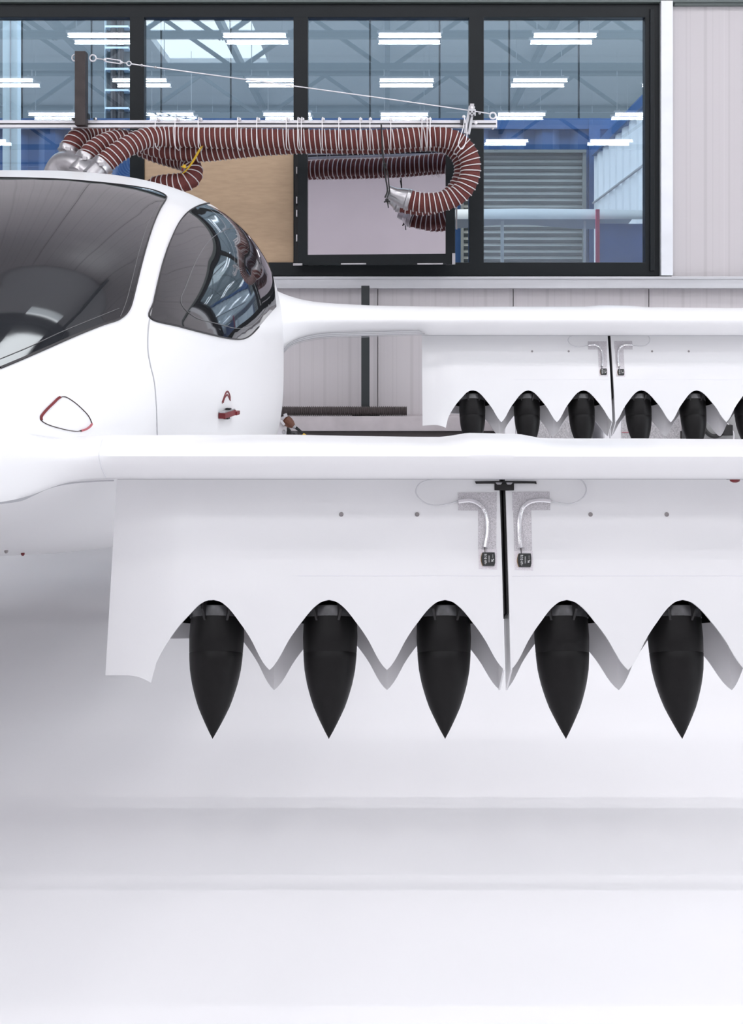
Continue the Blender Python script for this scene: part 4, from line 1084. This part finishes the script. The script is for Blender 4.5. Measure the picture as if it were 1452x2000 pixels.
# yellow strap, black cord
ys = empty('lashing_strap', P(376, 310, 8.6)); tag(ys, 'yellow lashing strap with a red buckle on the curled hose', 'strap')
q = catmull(PH([(394, 286, 8.56), (388, 296, 8.6), (377, 315, 8.66), (366, 330, 8.70), (357, 339, 8.72)]), 6)
g = [[(p + Vector((-0.011, 0, -0.005)), Vector((0, -1, 0))), (p + Vector((0.011, 0, 0.005)), Vector((0, -1, 0)))] for p in q]
MB().sheet(g, 0.004).build('webbing', M['yellow'], ys, True)
MB().box(tuple(P(357, 328, 8.66)), tuple(P(364, 322, 8.68))).build('buckle', M['yellow'], ys, bevel=0.003)
MB().box(tuple(P(355, 334, 8.65)), tuple(P(359, 329, 8.67))).build('buckle_tab', M['red'], ys, bevel=0.003)
MB().tube(PH([(354, 325, 8.66), (362, 327, 8.66)]), 0.004, 6).build('buckle_pin', M['yellow'], ys)
bc = empty('hanging_cord', P(757, 400, 8.55)); tag(bc, 'black cord tied round the hose and holding up the silver nozzles', 'cord')
cbm = MB()
cbm.tube(catmull(PH([(745, 243, 8.50), (746, 262, 8.515), (747.5, 290, 8.52), (750, 318, 8.53), (754, 350, 8.535), (757, 372, 8.53), (752, 386, 8.53)]), 6), 0.0055, 6)
cbm.tube(catmull(PH([(746, 292, 8.525), (752, 322, 8.53), (757, 335, 8.53), (760, 360, 8.54), (761, 372, 8.54), (757, 386, 8.53)]), 6), 0.0045, 6)
cbm.build('cord_loop', M['cord'], bc, True)
kn = MB(); kn.ball(P(756, 391, 8.53), 0.013, 8, 6); kn.tube(PH([(756, 391, 8.53), (751, 395, 8.52)]), 0.006, 6); kn.tube(PH([(757, 392, 8.53), (759, 406, 8.53)]), 0.004, 6); kn.tube(PH([(755, 391, 8.53), (762, 394, 8.52)]), 0.005, 6)
kn.ball(P(752, 320, 8.52), 0.009, 8, 6); kn.build('knot', M['cord'], bc, True)

# ------------------------------------------------------------------ things behind the wings at floor level
def cabinet(x0, x1, label, meshes, Y=8.35, gaps=()):
    cx_ = lambda p: (p - CX) * Y / F
    r = empty('equipment_cabinet', (cx_((x0 + x1) / 2), Y, 0)); tag(r, label, 'cabinet', 'white equipment cabinets')
    bd = MB().box((cx_(x0), Y + 0.012, 0.04), (cx_(x1), Y + 0.62, 1.10)).build('body', M['cabinet'], r, bevel=0.006)
    for k, (a, b, m) in enumerate(meshes):
        if m == 'door': MB().box((cx_(a), Y - 0.006, 0.10), (cx_(b), Y + 0.014, 1.08)).build('door', M['cabinet'], r, bevel=0.003)
        else:
            MB().box((cx_(a), Y - 0.010, H + (CY - 857) * Y / F), (cx_(b), Y + 0.014, 1.05)).build('mesh_panel', M['mesh'], r)
            MB().box((cx_(a), Y - 0.0125, H + (CY - 845) * Y / F), (cx_(a) + 0.13, Y - 0.009, H + (CY - 843.6) * Y / F)).build('red_stripe', M['pink'], r)
    for fx_ in (x0 + 10, x1 - 10): MB().box((cx_(fx_) - 0.02, Y + 0.1, 0), (cx_(fx_) + 0.02, Y + 0.5, 0.05)).build('foot', M['rubber'], r)
cabinet(985, 1158, 'white equipment cabinet with a grey mesh door under the first rear fans', [(986.5, 1007, 'door'), (1007.5, 1156, 'door'), (1010, 1120, 'mesh')])
cabinet(1180, 1330, 'white equipment cabinet with a grey mesh door between the middle rear fans', [(1181, 1191, 'door'), (1192, 1329, 'door'), (1214, 1328, 'mesh')])
Y2 = 8.2; c2 = lambda p: (p - CX) * Y2 / F
gm = empty('floor_machine', (c2(1420), Y2, 0)); tag(gm, 'grey floor machine with a black hose ring behind the rightmost rear fans', 'machine')
MB().box((c2(1366), Y2, 0), (c2(1520), Y2 + 0.5, 1.0)).build('body', M['machine'], gm, bevel=0.02)
MB().tube(catmull([P(1374, 825, Y2 - 0.02), P(1378, 840, Y2 - 0.02), P(1390, 851, Y2 - 0.02), P(1404, 851, Y2 - 0.02), P(1414, 842, Y2 - 0.02), P(1417, 826, Y2 - 0.02), P(1408, 812, Y2 - 0.02), P(1384, 812, Y2 - 0.02), P(1374, 825, Y2 - 0.02)], 6), 0.014, 8).build('hose_ring', M['rubber'], gm, True)
MB().box(tuple(P(1413, 851, Y2 - 0.05)), tuple(P(1429, 829, Y2))).build('nozzle_block', M['rubber'], gm, bevel=0.008)
MB().tube(catmull([P(1419, 824, Y2 - 0.03), P(1430, 838, Y2 - 0.04), P(1434, 850, Y2 - 0.04), P(1432, 870, Y2 - 0.03)], 6), 0.004, 6).build('cable', M['white_plastic'], gm, True)
# charging plug and its stand beside the fuselage
Y3 = 7.5
cs = empty('cable_stand', P(545, 845, Y3) * 1.0); cs.location.z = 0; ORG[cs.name] = Vector((cs.location.x, Y3, 0))
tag(cs, 'black stand with a white dome beside the fuselage flank', 'stand')
bx0 = P(558, 860, Y3)
MB().box((bx0.x - 0.10, Y3 + 0.02, 0), (bx0.x + 0.06, Y3 + 0.2, H + (CY - 846) * Y3 / F)).build('pedestal', M['rubber'], cs, bevel=0.01)
MB().lathe(P(536, 850, Y3), Vector((0.45, -0.1, 1)), [(0, 0.066), (0.03, 0.066), (0.06, 0.060), (0.085, 0.046), (0.10, 0.02), (0.102, 0.004)], 24).build('dome', M['white_plastic'], cs, True)
MB().ball(P(553, 843, Y3 - 0.04), 0.016, 10, 8).build('fitting', M['steel'], cs, True)
MB().tube(catmull([P(553, 832, Y3), P(563, 842, Y3), P(569, 855, Y3), P(568, 870, Y3), P(562, 920, Y3 + 0.1)], 6), 0.018, 8).build('hose', M['rubber'], cs, True)
pl = empty('charging_plug', P(562, 822, Y3 - 0.06)); tag(pl, 'brown charging plug with a grey clamp and black cable by the fuselage flank', 'plug')
yq_ = Y3 - 0.06
MB().lathe(P(556, 818, yq_), P(574, 833, yq_) - P(556, 818, yq_), [(0, 0.020), (0.01, 0.030), (0.03, 0.031), (0.05, 0.026), (0.07, 0.014)], 10).build('body', M['brown'], pl, True, sharp=30)
MB().bar(P(546, 816, yq_ - 0.01), P(561, 810, yq_ - 0.01), 0.03, 0.022).build('clamp', M['alu'], pl, bevel=0.003)
MB().bar(P(546, 813, yq_ - 0.025), P(554, 811, yq_ - 0.025), 0.012, 0.012).build('clamp_pad', M['post'], pl)
MB().bar(P(550, 822, yq_ - 0.02), P(556, 830, yq_ - 0.02), 0.014, 0.014).build('lever', M['white_plastic'], pl)
MB().tube([P(572, 831.5, yq_), P(578, 835, yq_)], 0.012, 12).build('collar', M['steel'], pl, True)
MB().tube(catmull([P(576, 834, yq_), P(583, 839, yq_), P(592, 848, yq_)], 5), 0.009, 8).build('cable', M['cord'], pl, True)
cbl = catmull([P(592, 848, yq_), P(600, 856, yq_), P(612, 885, yq_ + 0.05), Vector((P(640, 0, yq_).x, yq_ + 0.1, 0.25)), Vector((P(660, 0, yq_).x, yq_ + 0.12, 0.012)), Vector((P(760, 0, yq_).x, yq_ + 0.3, 0.010))], 6)
MB().tube(cbl, 0.009, 8).build('cable_yellow_sleeve', M['yellow'], pl, True)
